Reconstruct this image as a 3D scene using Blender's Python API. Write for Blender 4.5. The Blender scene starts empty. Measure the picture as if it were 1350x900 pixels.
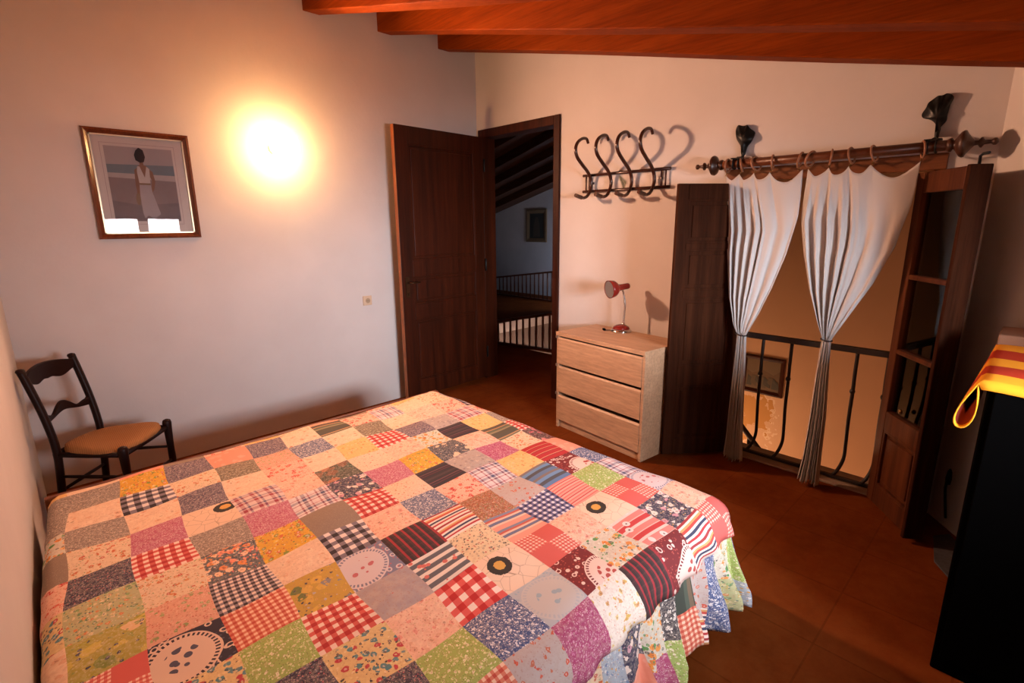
import bpy, bmesh, math, random
from mathutils import Vector, Matrix
random.seed(7)
PI = math.pi
C = bpy.context.scene.collection

# ------------------------------------------------------------------ helpers
def vec(*a): return Vector(a)

def faces(bm, vs, mi=0, smooth=False):
    try:
        f = bm.faces.new(vs); f.material_index = mi; f.smooth = smooth; return f
    except ValueError:
        return None

def obox(bm, c, U, V, W, hu, hv, hw, mi=0):
    c = Vector(c); U = Vector(U).normalized(); V = Vector(V).normalized(); W = Vector(W).normalized()
    v = [bm.verts.new(c + U*hu*a + V*hv*b + W*hw*d) for d in (-1, 1) for b in (-1, 1) for a in (-1, 1)]
    for q in ((0,2,3,1),(4,5,7,6),(0,1,5,4),(2,6,7,3),(0,4,6,2),(1,3,7,5)):
        faces(bm, [v[i] for i in q], mi)

def box(bm, lo, hi, mi=0):
    c = [(a+b)/2 for a, b in zip(lo, hi)]; h = [abs(b-a)/2 for a, b in zip(lo, hi)]
    obox(bm, c, (1,0,0), (0,1,0), (0,0,1), h[0], h[1], h[2], mi)

def extr(bm, pts, o, U, V, W, d, mi=0):
    """2D polygon (U,V) at o pushed along W by d"""
    o = Vector(o); U = Vector(U); V = Vector(V); W = Vector(W).normalized()
    a = [bm.verts.new(o + U*p[0] + V*p[1]) for p in pts]
    b = [bm.verts.new(o + U*p[0] + V*p[1] + W*d) for p in pts]
    n = len(pts)
    faces(bm, a[::-1], mi); faces(bm, b, mi)
    for i in range(n): faces(bm, [a[i], a[(i+1) % n], b[(i+1) % n], b[i]], mi)

def tube(bm, pts, r, n=10, closed=False, mi=0, flat=None):
    pts = [Vector(p) for p in pts]; m = len(pts)
    rs = r if isinstance(r, (list, tuple)) else [r]*m
    rings = []; up = None
    for i, p in enumerate(pts):
        if closed: t = pts[(i+1) % m] - pts[i-1]
        else: t = pts[min(i+1, m-1)] - pts[max(i-1, 0)]
        t.normalize()
        if up is None:
            up = Vector((0,0,1)) if abs(t.z) < .9 else Vector((0,1,0))
        up = (up - t*up.dot(t))
        if up.length < 1e-4: up = t.orthogonal()
        up.normalize(); s = t.cross(up)
        fu = flat or (1, 1)
        rings.append([bm.verts.new(p + (up*math.cos(2*PI*k/n)*fu[0] + s*math.sin(2*PI*k/n)*fu[1])*rs[i]) for k in range(n)])
    for i in range(m if closed else m-1):
        a = rings[i]; b = rings[(i+1) % m]
        for k in range(n): faces(bm, [a[k], b[k], b[(k+1) % n], a[(k+1) % n]], mi, True)
    if not closed:
        faces(bm, rings[0], mi); faces(bm, rings[-1][::-1], mi)

def lathe(bm, prof, o, axis=(0,0,1), n=28, mi=0, smooth=True):
    o = Vector(o); ax = Vector(axis).normalized(); u = ax.orthogonal().normalized(); w = ax.cross(u)
    rings = [[bm.verts.new(o + ax*h + (u*math.cos(2*PI*k/n) + w*math.sin(2*PI*k/n))*max(r, 1e-4)) for k in range(n)] for r, h in prof]
    for i in range(len(prof)-1):
        for k in range(n): faces(bm, [rings[i][k], rings[i][(k+1) % n], rings[i+1][(k+1) % n], rings[i+1][k]], mi, smooth)
    faces(bm, rings[0][::-1], mi); faces(bm, rings[-1], mi)

def spline(pts, k=6):
    """Catmull-Rom through pts"""
    P = [Vector(p) for p in pts]; out = []
    for i in range(len(P)-1):
        a = P[max(i-1, 0)]; b = P[i]; c = P[i+1]; d = P[min(i+2, len(P)-1)]
        for s in range(k):
            t = s/k
            out.append(.5*((2*b) + (c-a)*t + (2*a-5*b+4*c-d)*t*t + (3*b-a-3*c+d)*t**3))
    out.append(P[-1]); return out

ORG = {}
def tag(o, label=None, cat=None, group=None, kind=None):
    if label: o['label'] = label
    if cat: o['category'] = cat
    if group: o['group'] = group
    if kind: o['kind'] = kind
    return o

def thing(name, loc, label=None, cat=None, group=None, kind=None):
    o = bpy.data.objects.new(name, None); C.objects.link(o); o.empty_display_size = .1
    o.location = loc; ORG[o.name] = Vector(loc)
    return tag(o, label, cat, group, kind)

def obj(name, bm, mats, parent=None, bevel=0, loc=None, sub=0, solid=0, segs=2, recalc=True):
    if recalc: bmesh.ops.recalc_face_normals(bm, faces=bm.faces)
    me = bpy.data.meshes.new(name)
    off = ORG[parent.name] if parent is not None else Vector(loc or (0,0,0))
    if off.length: bmesh.ops.translate(bm, verts=bm.verts, vec=-off)
    bm.to_mesh(me); bm.free()
    for m in (mats if isinstance(mats, (list, tuple)) else [mats]): me.materials.append(m)
    o = bpy.data.objects.new(name, me); C.objects.link(o)
    if parent is not None: o.parent = parent
    else: o.location = off
    ORG[o.name] = off
    if solid:
        s = o.modifiers.new('solid', 'SOLIDIFY'); s.thickness = solid; s.offset = 0
    if bevel:
        b = o.modifiers.new('bevel', 'BEVEL'); b.width = bevel; b.segments = segs; b.limit_method = 'ANGLE'; b.angle_limit = .7
    if sub:
        s = o.modifiers.new('sub', 'SUBSURF'); s.levels = sub; s.render_levels = sub
    return o

def NB(): return bmesh.new()

# ------------------------------------------------------------------ materials
def srgb(r, g, b):
    f = lambda c: (c/255/12.92 if c/255 <= .04045 else ((c/255+.055)/1.055)**2.4)
    return (f(r), f(g), f(b), 1)

class G:
    """tiny node-graph helper"""
    def __init__(s, name):
        s.m = bpy.data.materials.new(name); s.m.use_nodes = True; s.t = s.m.node_tree
        s.t.nodes.clear()
        s.out = s.t.nodes.new('ShaderNodeOutputMaterial')
        s.b = s.t.nodes.new('ShaderNodeBsdfPrincipled'); s.link(s.b.outputs[0], s.out.inputs[0])
    def n(s, typ, **k):
        d = s.t.nodes.new(typ)
        for a, b in k.items(): setattr(d, a, b)
        return d
    def link(s, a, b): s.t.links.new(a, b)
    def set(s, sock, v):
        if hasattr(v, 'links') or isinstance(v, bpy.types.NodeSocket): s.link(v, sock)
        else: sock.default_value = v
    def math(s, op, a, b=0., c=None):
        d = s.n('ShaderNodeMath', operation=op); s.set(d.inputs[0], a); s.set(d.inputs[1], b)
        if c is not None: s.set(d.inputs[2], c)
        return d.outputs[0]
    def mix(s, f, a, b, mode='MIX'):
        d = s.n('ShaderNodeMix', data_type='RGBA', blend_type=mode); s.set(d.inputs[0], f); s.set(d.inputs[6], a); s.set(d.inputs[7], b)
        return d.outputs[2]
    def ramp(s, f, stops, const=False):
        d = s.n('ShaderNodeValToRGB'); cr = d.color_ramp
        if const: cr.interpolation = 'CONSTANT'
        while len(cr.elements) < len(stops): cr.elements.new(.5)
        for e, (p, c) in zip(cr.elements, stops): e.position = p
        for e, (p, c) in zip(cr.elements, stops): e.color = c
        s.set(d.inputs[0], f); return d.outputs[0]
    def noise(s, v, scale, detail=3, rough=.5):
        d = s.n('ShaderNodeTexNoise'); s.link(v, d.inputs['Vector']); d.inputs['Scale'].default_value = scale
        d.inputs['Detail'].default_value = detail; d.inputs['Roughness'].default_value = rough
        return d
    def vor(s, v, scale, feat='F1', rnd=1.):
        d = s.n('ShaderNodeTexVoronoi', feature=feat); s.link(v, d.inputs['Vector']); d.inputs['Scale'].default_value = scale
        d.inputs['Randomness'].default_value = rnd
        return d
    def bump(s, h, st, dist=.01):
        d = s.n('ShaderNodeBump'); d.inputs['Strength'].default_value = st; d.inputs['Distance'].default_value = dist
        s.link(h, d.inputs['Height']); s.link(d.outputs[0], s.b.inputs['Normal'])
    def obj(s, scale=(1,1,1), rot=(0,0,0)):
        tc = s.n('ShaderNodeTexCoord'); mp = s.n('ShaderNodeMapping'); s.link(tc.outputs['Object'], mp.inputs[0])
        mp.inputs['Scale'].default_value = scale; mp.inputs['Rotation'].default_value = rot
        return mp.outputs[0]
    def fin(s, col=None, rough=.5, metal=0, spec=.5):
        if col is not None: s.set(s.b.inputs['Base Color'], col)
        s.set(s.b.inputs['Roughness'], rough); s.b.inputs['Metallic'].default_value = metal
        s.b.inputs['Specular IOR Level'].default_value = spec
        return s.m

def plain(name, col, rough=.5, metal=0, spec=.5, var=.12, scale=30):
    g = G(name); v = g.obj(); n = g.noise(v, scale, 4)
    c2 = tuple(x*(1-var) for x in col[:3]) + (1,)
    return g.fin(g.mix(n.outputs[0], c2, col), rough, metal, spec)

def wood(name, c1, c2, c3, axis='z', rough=.45, freq=9, spec=.4, knots=False):
    g = G(name)
    sc = {'x': (.35, 7, 7), 'y': (7, .35, 7), 'z': (7, 7, .35)}[axis]
    v = g.obj(sc)
    n1 = g.noise(v, freq*.35, 5, .6); n2 = g.noise(v, freq*2.2, 6, .7)
    c = g.ramp(n1.outputs[0], [(.3, c1), (.5, c2), (.72, c3)])
    f = g.ramp(n2.outputs[0], [(.35, (.72,.72,.72,1)), (.6, (1,1,1,1))])
    c = g.mix(1., c, f, 'MULTIPLY')
    if knots:
        kv = g.obj({'y': (5, 1.6, 5), 'x': (1.6, 5, 5), 'z': (5, 5, 1.6)}[axis]); k = g.vor(kv, 1.0)
        kf = g.ramp(k.outputs['Distance'], [(.035, (1,1,1,1)), (.07, (0,0,0,1))])
        c = g.mix(kf, c, (.03,.012,.006,1))
    g.bump(n2.outputs[0], .12, .004)
    return g.fin(c, rough, 0, spec)

def plaster(name, col, var=.06):
    g = G(name); v = g.obj(); n = g.noise(v, 2.2, 5, .55); n2 = g.noise(v, 26, 6, .6)
    c2 = tuple(x*(1-var) for x in col[:3]) + (1,)
    c = g.mix(g.ramp(n.outputs[0], [(.35, (0,0,0,1)), (.65, (1,1,1,1))]), c2, col)
    h = g.math('ADD', g.math('MULTIPLY', n.outputs[0], 1.4), g.math('MULTIPLY', n2.outputs[0], .22))
    g.bump(h, .35, .012)
    return g.fin(c, .9, 0, .1)

M = {}
M['plaster'] = plaster('white_plaster', (.64,.61,.59,1))
M['plaster_ochre'] = plaster('ochre_plaster', (.66,.44,.29,1), .14)
M['plaster_hall'] = plaster('hall_plaster', (.62,.60,.60,1), .1)
M['beam'] = wood('orange_pine_beam', (.15,.024,.0015,1), (.20,.034,.002,1), (.25,.05,.005,1), 'y', .6, 5, .05, True)
M['plank'] = wood('ceiling_plank', (.40,.17,.05,1), (.50,.22,.07,1), (.55,.28,.1,1), 'x', .5, 5)
M['door'] = wood('dark_stained_door_wood', (.022,.0045,.0012,1), (.042,.0075,.0018,1), (.066,.013,.003,1), 'z', .45, 7, .18)
M['door_edge'] = wood('lit_door_edge', (.26,.075,.02,1), (.34,.11,.03,1), (.40,.14,.04,1), 'z', .5, 7)  # lighter edge wood, orange lamplight put into its colour
M['old'] = wood('old_brown_wood', (.022,.007,.003,1), (.036,.011,.0045,1), (.055,.018,.007,1), 'z', .75, 7, .04)
M['old_orange'] = wood('old_varnished_wood', (.16,.048,.014,1), (.22,.07,.02,1), (.28,.09,.03,1), 'y', .42, 7, .4)
M['leafwood'] = wood('varnished_leaf_wood', (.05,.014,.005,1), (.08,.022,.007,1), (.11,.033,.010,1), 'z', .55, 7, .12)
M['hallwood'] = wood('hall_roof_wood', (.05,.016,.007,1), (.08,.026,.010,1), (.11,.04,.015,1), 'y', .6, 5)
M['railwood'] = wood('turned_rail_wood', (.10,.028,.010,1), (.15,.042,.014,1), (.19,.06,.02,1), 'y', .4, 6)
M['birch'] = wood('birch_veneer', (.50,.30,.175,1), (.55,.34,.20,1), (.60,.38,.23,1), 'y', .42, 4, .35)
M['birch_dark'] = plain('drawer_gap_shadow_board', (.20,.12,.075,1), .6)
M['rod'] = wood('turned_rod_wood', (.075,.022,.009,1), (.12,.036,.013,1), (.16,.05,.018,1), 'y', .35, 6)
M['finial'] = plain('dark_turned_wood', (.05,.016,.007,1), .35)
M['ringwood'] = plain('curtain_ring_wood', (.30,.13,.065,1), .4)
M['chairwood'] = plain('black_brown_chair_wood', (.016,.0045,.003,1), .45, 0, .2)
M['bentwood'] = plain('dark_bentwood', (.05,.014,.007,1), .25, 0, .6)
M['iron'] = plain('black_wrought_iron', (.006,.007,.007,1), .4, 0, .3)
M['iron_rail'] = plain('brown_black_iron', (.016,.010,.008,1), .5)
M['brass'] = plain('aged_brass', (.30,.17,.06,1), .35, 1)
M['chrome'] = plain('chrome', (.62,.60,.58,1), .18, 1, .5, .05)
M['red'] = plain('red_enamel', (.19,.010,.007,1), .25, 0, .5)
M['cream'] = plain('cream_plastic', (.68,.52,.36,1), .4)
M['black'] = plain('matt_black_cabinet', (.0008,.0008,.0009,1), .8, 0, .02)
M['curtain'] = None
M['rug'] = plain('grey_rug_yarn', (.09,.09,.10,1), .95, 0, .1, .6, 60)

g = G('white_curtain_cloth'); v = g.obj((1,1,1)); w = g.noise(v, 260, 2); w2 = g.noise(v, 4, 4)
g.bump(w.outputs[0], .1, .001)
c = g.mix(w2.outputs[0], (.58,.57,.56,1), (.66,.65,.64,1)); g.fin(c, .9, 0, .1)
tr = g.n('ShaderNodeBsdfTranslucent'); g.link(c, tr.inputs[0]); ms = g.n('ShaderNodeMixShader'); ms.inputs[0].default_value = .22
g.link(g.b.outputs[0], ms.inputs[1]); g.link(tr.outputs[0], ms.inputs[2]); g.link(ms.outputs[0], g.out.inputs[0]); M['curtain'] = g.m

# floor: polished reddish-brown tiles
g = G('red_brown_floor_tile'); v = g.obj()
br = g.n('ShaderNodeTexBrick'); g.link(v, br.inputs['Vector']); br.offset = 0; br.inputs['Scale'].default_value = 1
br.inputs['Brick Width'].default_value = .40; br.inputs['Row Height'].default_value = .40; br.inputs['Mortar Size'].default_value = .004
br.inputs['Color1'].default_value = (1,1,1,1); br.inputs['Color2'].default_value = (.88,.85,.82,1); br.inputs['Mortar'].default_value = (.72,.68,.64,1)
n = g.noise(v, 2.6, 6, .65); n2 = g.noise(v, 14, 6, .7)
c = g.ramp(n.outputs[0], [(.3, (.11,.023,.004,1)), (.5, (.15,.033,.006,1)), (.7, (.19,.048,.010,1))])
c = g.mix(1., c, br.outputs[0], 'MULTIPLY')
c = g.mix(g.ramp(n2.outputs[0], [(.4, (0,0,0,1)), (.75, (.35,.35,.35,1))]), c, (.22,.07,.016,1))
g.fin(c, g.math('MULTIPLY_ADD', n2.outputs[0], .25, .55), 0, .03); M['floor'] = g.m

def glass(name, tint, gl=.06, rough=.02):
    g = G(name); t = g.n('ShaderNodeBsdfTransparent'); t.inputs[0].default_value = tint
    q = g.n('ShaderNodeBsdfGlossy'); q.inputs['Roughness'].default_value = rough
    fr = g.n('ShaderNodeFresnel'); fr.inputs[0].default_value = 1.45
    ms = g.n('ShaderNodeMixShader'); g.link(fr.outputs[0], ms.inputs[0]); g.link(t.outputs[0], ms.inputs[1]); g.link(q.outputs[0], ms.inputs[2])
    g.link(ms.outputs[0], g.out.inputs[0]); g.t.nodes.remove(g.b); return g.m
M['glass'] = glass('clear_glass', (.97,.98,.98,1))
M['glass_dirty'] = glass('smoky_glass', (.62,.60,.56,1))

def emit(name, col, st):
    g = G(name); e = g.n('ShaderNodeEmission'); e.inputs[0].default_value = col; e.inputs[1].default_value = st
    g.link(e.outputs[0], g.out.inputs[0]); g.t.nodes.remove(g.b); return g.m

# straw seat
g = G('woven_rush_seat'); v = g.obj(); wv = g.n('ShaderNodeTexWave'); g.link(v, wv.inputs[0]); wv.inputs['Scale'].default_value = 38; wv.inputs['Distortion'].default_value = 1.5
n = g.noise(v, 12, 5); c = g.mix(wv.outputs[0], (.26,.115,.038,1), (.42,.20,.07,1)); c = g.mix(n.outputs[0], c, (.30,.14,.05,1)); g.bump(wv.outputs[0], .4, .003); g.fin(c, .7, 0, .2); M['rush'] = g.m

# striped cloth: yellow with red bands running along y
g = G('yellow_red_striped_cloth'); v = g.obj(); sx = g.n('ShaderNodeSeparateXYZ'); g.link(v, sx.inputs[0])
f = g.math('FRACT', g.math('MULTIPLY_ADD', sx.outputs[0], 3.3, .53))
c = g.ramp(f, [(0, (.72,.30,.018,1)), (.5, (.36,.030,.010,1))], True); n = g.noise(v, 400, 2); g.bump(n.outputs[0], .25, .002); g.fin(c, .9, 0, .1); M['flagcloth'] = g.m

# ------------------------------------------------------------------ fabric prints for the patchwork (uv: 1 unit = one patch)
def cl(h):
    return srgb(int(h[0:2],16), int(h[2:4],16), int(h[4:6],16))
def fab(name):
    g = G(name); tc = g.n('ShaderNodeTexCoord'); g.uv = tc.outputs['UV']; g.s = g.n('ShaderNodeSeparateXYZ'); g.link(g.uv, g.s.inputs[0])
    return g
def ffin(g, c, bump=True):
    c = g.mix(.10, c, (.42,.34,.31,1))
    n = g.noise(g.uv, 90, 2)
    if bump: g.bump(n.outputs[0], .12, .001)
    return g.fin(c, .85, 0, .12)
def gingham(name, n, white, mid, full, rot=0):
    g = fab(name); a = g.math('FRACT', g.math('MULTIPLY', g.s.outputs[0], n)); b = g.math('FRACT', g.math('MULTIPLY', g.s.outputs[1], n))
    s = g.math('MULTIPLY', g.math('ADD', g.math('LESS_THAN', a, .5), g.math('LESS_THAN', b, .5)), .5)
    return ffin(g, g.ramp(s, [(0, cl(white)), (.25, cl(mid)), (.75, cl(full))], True))
def stripes(name, n, cols, axis=0, skew=0.):
    g = fab(name); a = g.s.outputs[axis]
    if skew: a = g.math('ADD', a, g.math('MULTIPLY', g.s.outputs[1-axis], skew))
    f = g.math('FRACT', g.math('MULTIPLY', a, n))
    return ffin(g, g.ramp(f, [(p, cl(c)) for p, c in cols], True))
def plaid(name, n, cols, cols2=None, fac=.5):
    g = fab(name); o = []
    for k, cc in ((0, cols), (1, cols2 or cols)):
        f = g.math('FRACT', g.math('MULTIPLY', g.s.outputs[k], n)); o.append(g.ramp(f, [(p, cl(c)) for p, c in cc], True))
    return ffin(g, g.mix(fac, o[0], o[1]))
def floral(name, bg, layers, bg2=None, seed=0.):
    """layers: (scale, radius, colours, petals) blossoms scattered on the ground colour"""
    g = fab(name)
    mp = g.n('ShaderNodeMapping'); g.link(g.uv, mp.inputs[0]); mp.inputs['Location'].default_value = (seed*3.1, seed*1.7, 0)
    c = cl(bg)
    nz = g.noise(mp.outputs[0], 5, 4)
    if bg2: c = g.mix(g.ramp(nz.outputs[0], [(.42, (0,0,0,1)), (.58, (1,1,1,1))]), cl(bg), cl(bg2))
    for L in layers:
        sc, r, cols = L[0]*(1.45 if L[0] > 3.4 else 1.15), L[1], L[2]; wob = (L[3] if len(L) > 3 else .35)*.75
        nn = g.noise(mp.outputs[0], sc*2.4, 2)
        vo = g.vor(mp.outputs[0], sc)
        d = g.math('ADD', vo.outputs['Distance'], g.math('MULTIPLY', g.math('SUBTRACT', nn.outputs[0], .5), wob*2))
        msk = g.math('LESS_THAN', d, r)
        sp = g.n('ShaderNodeSeparateColor'); g.link(vo.outputs['Color'], sp.inputs[0])
        k = len(cols); fc = g.ramp(sp.outputs[0], [(i/k, cl(x)) for i, x in enumerate(cols)], True) if k > 1 else cl(cols[0])
        c = g.mix(msk, c, fc)
        if sc > 4 and len(bg) == 6:
            core = g.math('LESS_THAN', d, r*.38); c = g.mix(g.math('MULTIPLY', core, .55), c, cl('f0e4d4') if sum(cl(cols[0])[:3]) < .9 else cl('8a4a3c'))
    if not name.startswith('plain'):      # fine printed sprigs between the blossoms
        v3 = g.vor(mp.outputs[0], 19.)
        lum = sum(cl(bg)[:3])
        c = g.mix(g.math('MULTIPLY', g.math('LESS_THAN', v3.outputs['Distance'], .24), .30), c, cl('f2e6d8') if lum < .8 else cl('a0604c'))
        nf = g.noise(mp.outputs[0], 13, 5, .7)
        c = g.mix(g.ramp(nf.outputs[0], [(.45, (0,0,0,1)), (.62, (.24,.24,.24,1))]), c, cl('e8dccc') if lum < .8 else cl('b08a70'))
    return ffin(g, c)

F = {}
F['RG'] = gingham('red_gingham', 5.5, 'f0d8cc', 'cf5a52', 'b01e24')
F['RGb'] = gingham('big_red_gingham', 3.5, 'f4e4dc', 'd85a58', 'bb161e')
F['RS'] = gingham('small_red_check', 9, 'f2cdb4', 'd98066', 'c44a3a')
F['NG'] = gingham('navy_gingham', 6.5, 'e6dfe6', '6a6a94', '23264f')
F['BG'] = gingham('black_gingham', 4, 'e8ddd8', '7c7480', '1c1b26')
F['BGs'] = gingham('small_black_gingham', 8, 'ead8cc', '8c8088', '24222c')
F['PL'] = plaid('tartan', 2.2, [(0,'e4d8d8'),(.18,'8d2a3a'),(.28,'e4d8d8'),(.42,'4c5478'),(.62,'d8ccd0'),(.74,'a03a48'),(.82,'d8ccd0')])
F['PLr'] = plaid('red_tartan', 3, [(0,'e0c8c4'),(.2,'a03848'),(.45,'dcc0bc'),(.6,'54507a'),(.75,'dcc8c4')])
F['WR'] = plaid('wine_tartan', 6, [(0,'241a20'),(.38,'4a2a2c'),(.7,'c02838')], [(0,'241a20'),(.5,'3e1c22'),(.85,'5a2a2c')], .38)
F['MG'] = floral('magenta_print', 'a83c6e', [(9,.25,['dba0bc','c86a98'],.2),(22,.25,['e4b8cc'],.2)])
F['MGp'] = floral('rose_print', 'b65a78', [(14,.3,['d89aa8','a03a62'],.2),(30,.28,['e6bcc4'],.1)])
F['GN'] = floral('light_green_floral', '9fbb62', [(10,.33,['dfe6b0','eef0d0','c8d890'],.35),(20,.3,['e8e4c0','7a9c48'],.3)])
F['BL'] = floral('blue_white_floral', '2f5088', [(11,.3,['e8ecf0','dfe6f2'],.35),(24,.28,['c8d4e6','f2f2f2'],.2)])
F['BLg'] = floral('grey_blue_floral', '5a6684', [(12,.34,['e2dcd8','d4ccd0'],.4),(24,.3,['ccc4c8','3c4868'],.3)])
F['NF'] = floral('dark_navy_floral', '262a44', [(14,.28,['b05060','8a6a80','5a6a88'],.3),(28,.26,['c8a0a0','484c70'],.3)])
F['NFb'] = floral('purple_grey_floral', '544c60', [(16,.34,['a08890','8a7484'],.4),(30,.3,['b8a0a0','3a3448'],.3)])
F['TF'] = floral('taupe_scale_print', '857870', [(13,.3,['cbb8a4','b8a89c'],.15),(26,.25,['d8c8b4'],.2)])
F['TFg'] = floral('olive_taupe_print', '6e6450', [(11,.33,['a8987c','8c8068','b0a488'],.4),(25,.3,['c4b498','544c3c'],.3)])
F['TP'] = floral('plain_taupe', '907e6e', [(30,.3,['a08e7c','80705f'],.3)])
F['CR'] = floral('cream_blush', 'ecccae', [(3.5,.3,['e6b898','f0d8bc'],.5)], 'f0d4b8')
F['CRf'] = floral('cream_small_flowers', 'eccfb4', [(7,.2,['c8605a','b87848','d89080'],.25),(13,.2,['dcb090'],.3)])
F['PK'] = floral('plain_pink', 'ee9a80', [(3,.3,['f0a890'],.5)])
F['PF'] = floral('pink_blossom', 'edc0a8', [(5,.36,['e8a090','f2d0b8','e6b49a'],.5),(12,.24,['d88a80','e8c8a0'],.4)], 'f0ccb4')
F['YF'] = floral('yellow_floral', 'e2ac30', [(4.5,.34,['d87038','e8c440','8a9a38'],.5),(11,.28,['ecd8a0','c85a30','6a8a3a'],.4)])
F['YFp'] = floral('pale_yellow', 'eec27c', [(6,.34,['e8a860','f0d09a'],.5)])
F['OF'] = floral('cream_orange_flowers', 'e8d0b0', [(5.5,.3,['d06a3c','c85a48','d88a50'],.45),(13,.25,['8aa070','c89060'],.4)])
F['RF'] = floral('red_flower_print', 'efc0a8', [(4.2,.33,['d03c34','e06a54'],.7),(14,.22,['d85a4c'],.5)])
F['OG'] = floral('orange_green_bold', 'd8d4c4', [(4,.38,['e88830','e89a48','ee9c3c','4c9a54','f0c080'],.35),(8,.3,['4c9a54','e8a050','55605a','eae4d4'],.3)])
F['OGd'] = floral('orange_on_slate', '50565c', [(4,.4,['e88a44','ee9070','f0c8a0'],.45),(9,.3,['e8d0bc','d05a60','e89440'],.35)])
F['GF'] = floral('green_multi_floral', 'b8bc8c', [(7,.36,['6a9464','dcd0a0','d88a50','8fae70'],.4),(15,.3,['e8dcb8','4c7a70','c8b060'],.3)])
F['GFp'] = floral('pink_green_floral', 'e0ab94', [(5,.28,['8fa468','a0b070'],.45),(15,.3,['ecc8b0','c87060'],.35)])
F['GR'] = floral('grey_roses', 'b4aaac', [(3.2,.2,['c8503c','cc5a48'],.4)], 'a8a0a8')
F['GRo'] = floral('grey_orange_roses', 'c0b4b0', [(5,.28,['d05038','c86a4c'],.5)])
F['GY'] = floral('grey_streak', 'b0a8a4', [(5,.35,['c8c0b8','989498'],.6)])
F['DS'] = stripes('dark_stripes', 2, [(0,'20222e'),(.3,'5a2434'),(.36,'20222e'),(.5,'70404c'),(.56,'22242e'),(.8,'3c3038')], 1)
F['BR'] = stripes('olive_stripes', 1.5, [(0,'4c4c3c'),(.25,'8a8264'),(.4,'5c6450'),(.6,'b08860'),(.7,'4a4c40')], 1)
F['ST'] = stripes('multi_stripes', 2, [(0,'f2e4da'),(.14,'b83038'),(.24,'f0dcd0'),(.34,'2e3c5c'),(.46,'f2e4da'),(.56,'c84840'),(.68,'d8a468'),(.78,'f0e0d4'),(.88,'a02c34')], 1)
F['ST2'] = stripes('pink_blue_stripes', 2, [(0,'e8a08c'),(.3,'f0c8b0'),(.42,'6a7494'),(.6,'eec8b4'),(.72,'c86050'),(.85,'8088a0')], 1)
F['SR'] = stripes('pink_red_stripes', 5.5, [(0,'f0a898'),(.32,'c0343c'),(.48,'ee9c8c'),(.8,'e07068')], 1)
F['SRr'] = stripes('red_stripes', 5, [(0,'b41c24'),(.75,'7a1822'),(.86,'d89070')], 1)
F['SRp'] = stripes('pink_ticking', 7, [(0,'eec0c8'),(.5,'c8506e'),(.7,'f2dcdc')], 0)
F['KP'] = None
F['OL'] = floral('yellow_green_bold', 'a8a040', [(2.5,.4,['a4a02c','c8b850','7a8c38','e0c090'],.5),(6,.28,['303c58','8c9a40'],.4)])
F['YG'] = floral('yellow_grey_leaves', 'c8a440', [(3.2,.36,['6a7a3c','dcb44c','8a8c90'],.4),(7,.26,['b8b8c0','3c4858','e0b858'],.4)])
F['RU'] = floral('rust_green_floral', '9c5a38', [(10,.34,['c8603c','7c8048','b88850'],.4),(20,.3,['5c6a38','d88860'],.3)])
F['NV'] = floral('navy_white_bold', '232848', [(3.6,.40,['e8d8cc','e6dcd8','c890a0'],.35),(9,.26,['23284a','d0a868','8c6a7c'],.3)])
F['NVc'] = floral('slate_cream_bold', '3c4450', [(3,.33,['e4c8a8','e0c4a0'],.3),(9,.22,['d8b898','60605c'],.35)])
F['TL'] = floral('teal_print', 'e0c890', [(5,.4,['4c8894','56909c','c03848'],.3),(10,.3,['2c3440','e8d4a0'],.4)])
F['DG'] = stripes('dark_green_shaded', 1.3, [(0,'2c3c34'),(.4,'46564a'),(.55,'70604c'),(.7,'2c3c34')], 0)
F['PD'] = floral('wine_pink_swirl', '4a101c', [(3.2,.36,['d87a78','c86068'],.8)])
F['YW'] = floral('white_yellow_flowers', 'f2e8dc', [(4.5,.26,['e0bc60','e8d090','d8a868'],.45),(11,.16,['e4a888'],.3)])
F['GB'] = floral('pale_blue_floral', 'aab8c4', [(8,.3,['e0e4e4','6a8cb4','d8a040'],.35),(16,.26,['eceae6','7e98b8'],.3)])
F['MC'] = floral('dark_mixed', '30303a', [(8,.36,['e8e4dc','dcd8d0'],.6),(16,.24,['262832','a89c90'],.4)])
F['BP'] = stripes('blue_slate_bands', 2, [(0,'5c7ea8'),(.3,'485058'),(.55,'6a94c0'),(.8,'7c7470')], 1)
F['BT'] = floral('horse_photo_print', '3c4438', [(2.2,.42,['7a5038','2a4a3c','a86848'],.6)])
F['CP'] = floral('cream_animal_print', 'e6d4b0', [(10,.28,['3c3c40','c04848','8c8880'],.5),(5,.16,['30302c'],.4)])

# coral patch: four quarters of solid and small check
g = fab('coral_quarter_patch')
lu = g.math('FRACT', g.s.outputs[0]); lv = g.math('FRACT', g.s.outputs[1])
q = g.math('ABSOLUTE', g.math('SUBTRACT', g.math('LESS_THAN', lu, .5), g.math('LESS_THAN', lv, .5)))
a = g.math('LESS_THAN', g.math('FRACT', g.math('MULTIPLY', g.s.outputs[0], 12)), .5); b = g.math('LESS_THAN', g.math('FRACT', g.math('MULTIPLY', g.s.outputs[1], 12)), .5)
chk = g.ramp(g.math('MULTIPLY', g.math('ADD', a, b), .5), [(0, cl('f2cfc0')), (.25, cl('dc7a6c')), (.75, cl('cc5450'))], True)
F['KP'] = ffin(g, g.mix(q, cl('d25e58'), chk))
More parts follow.
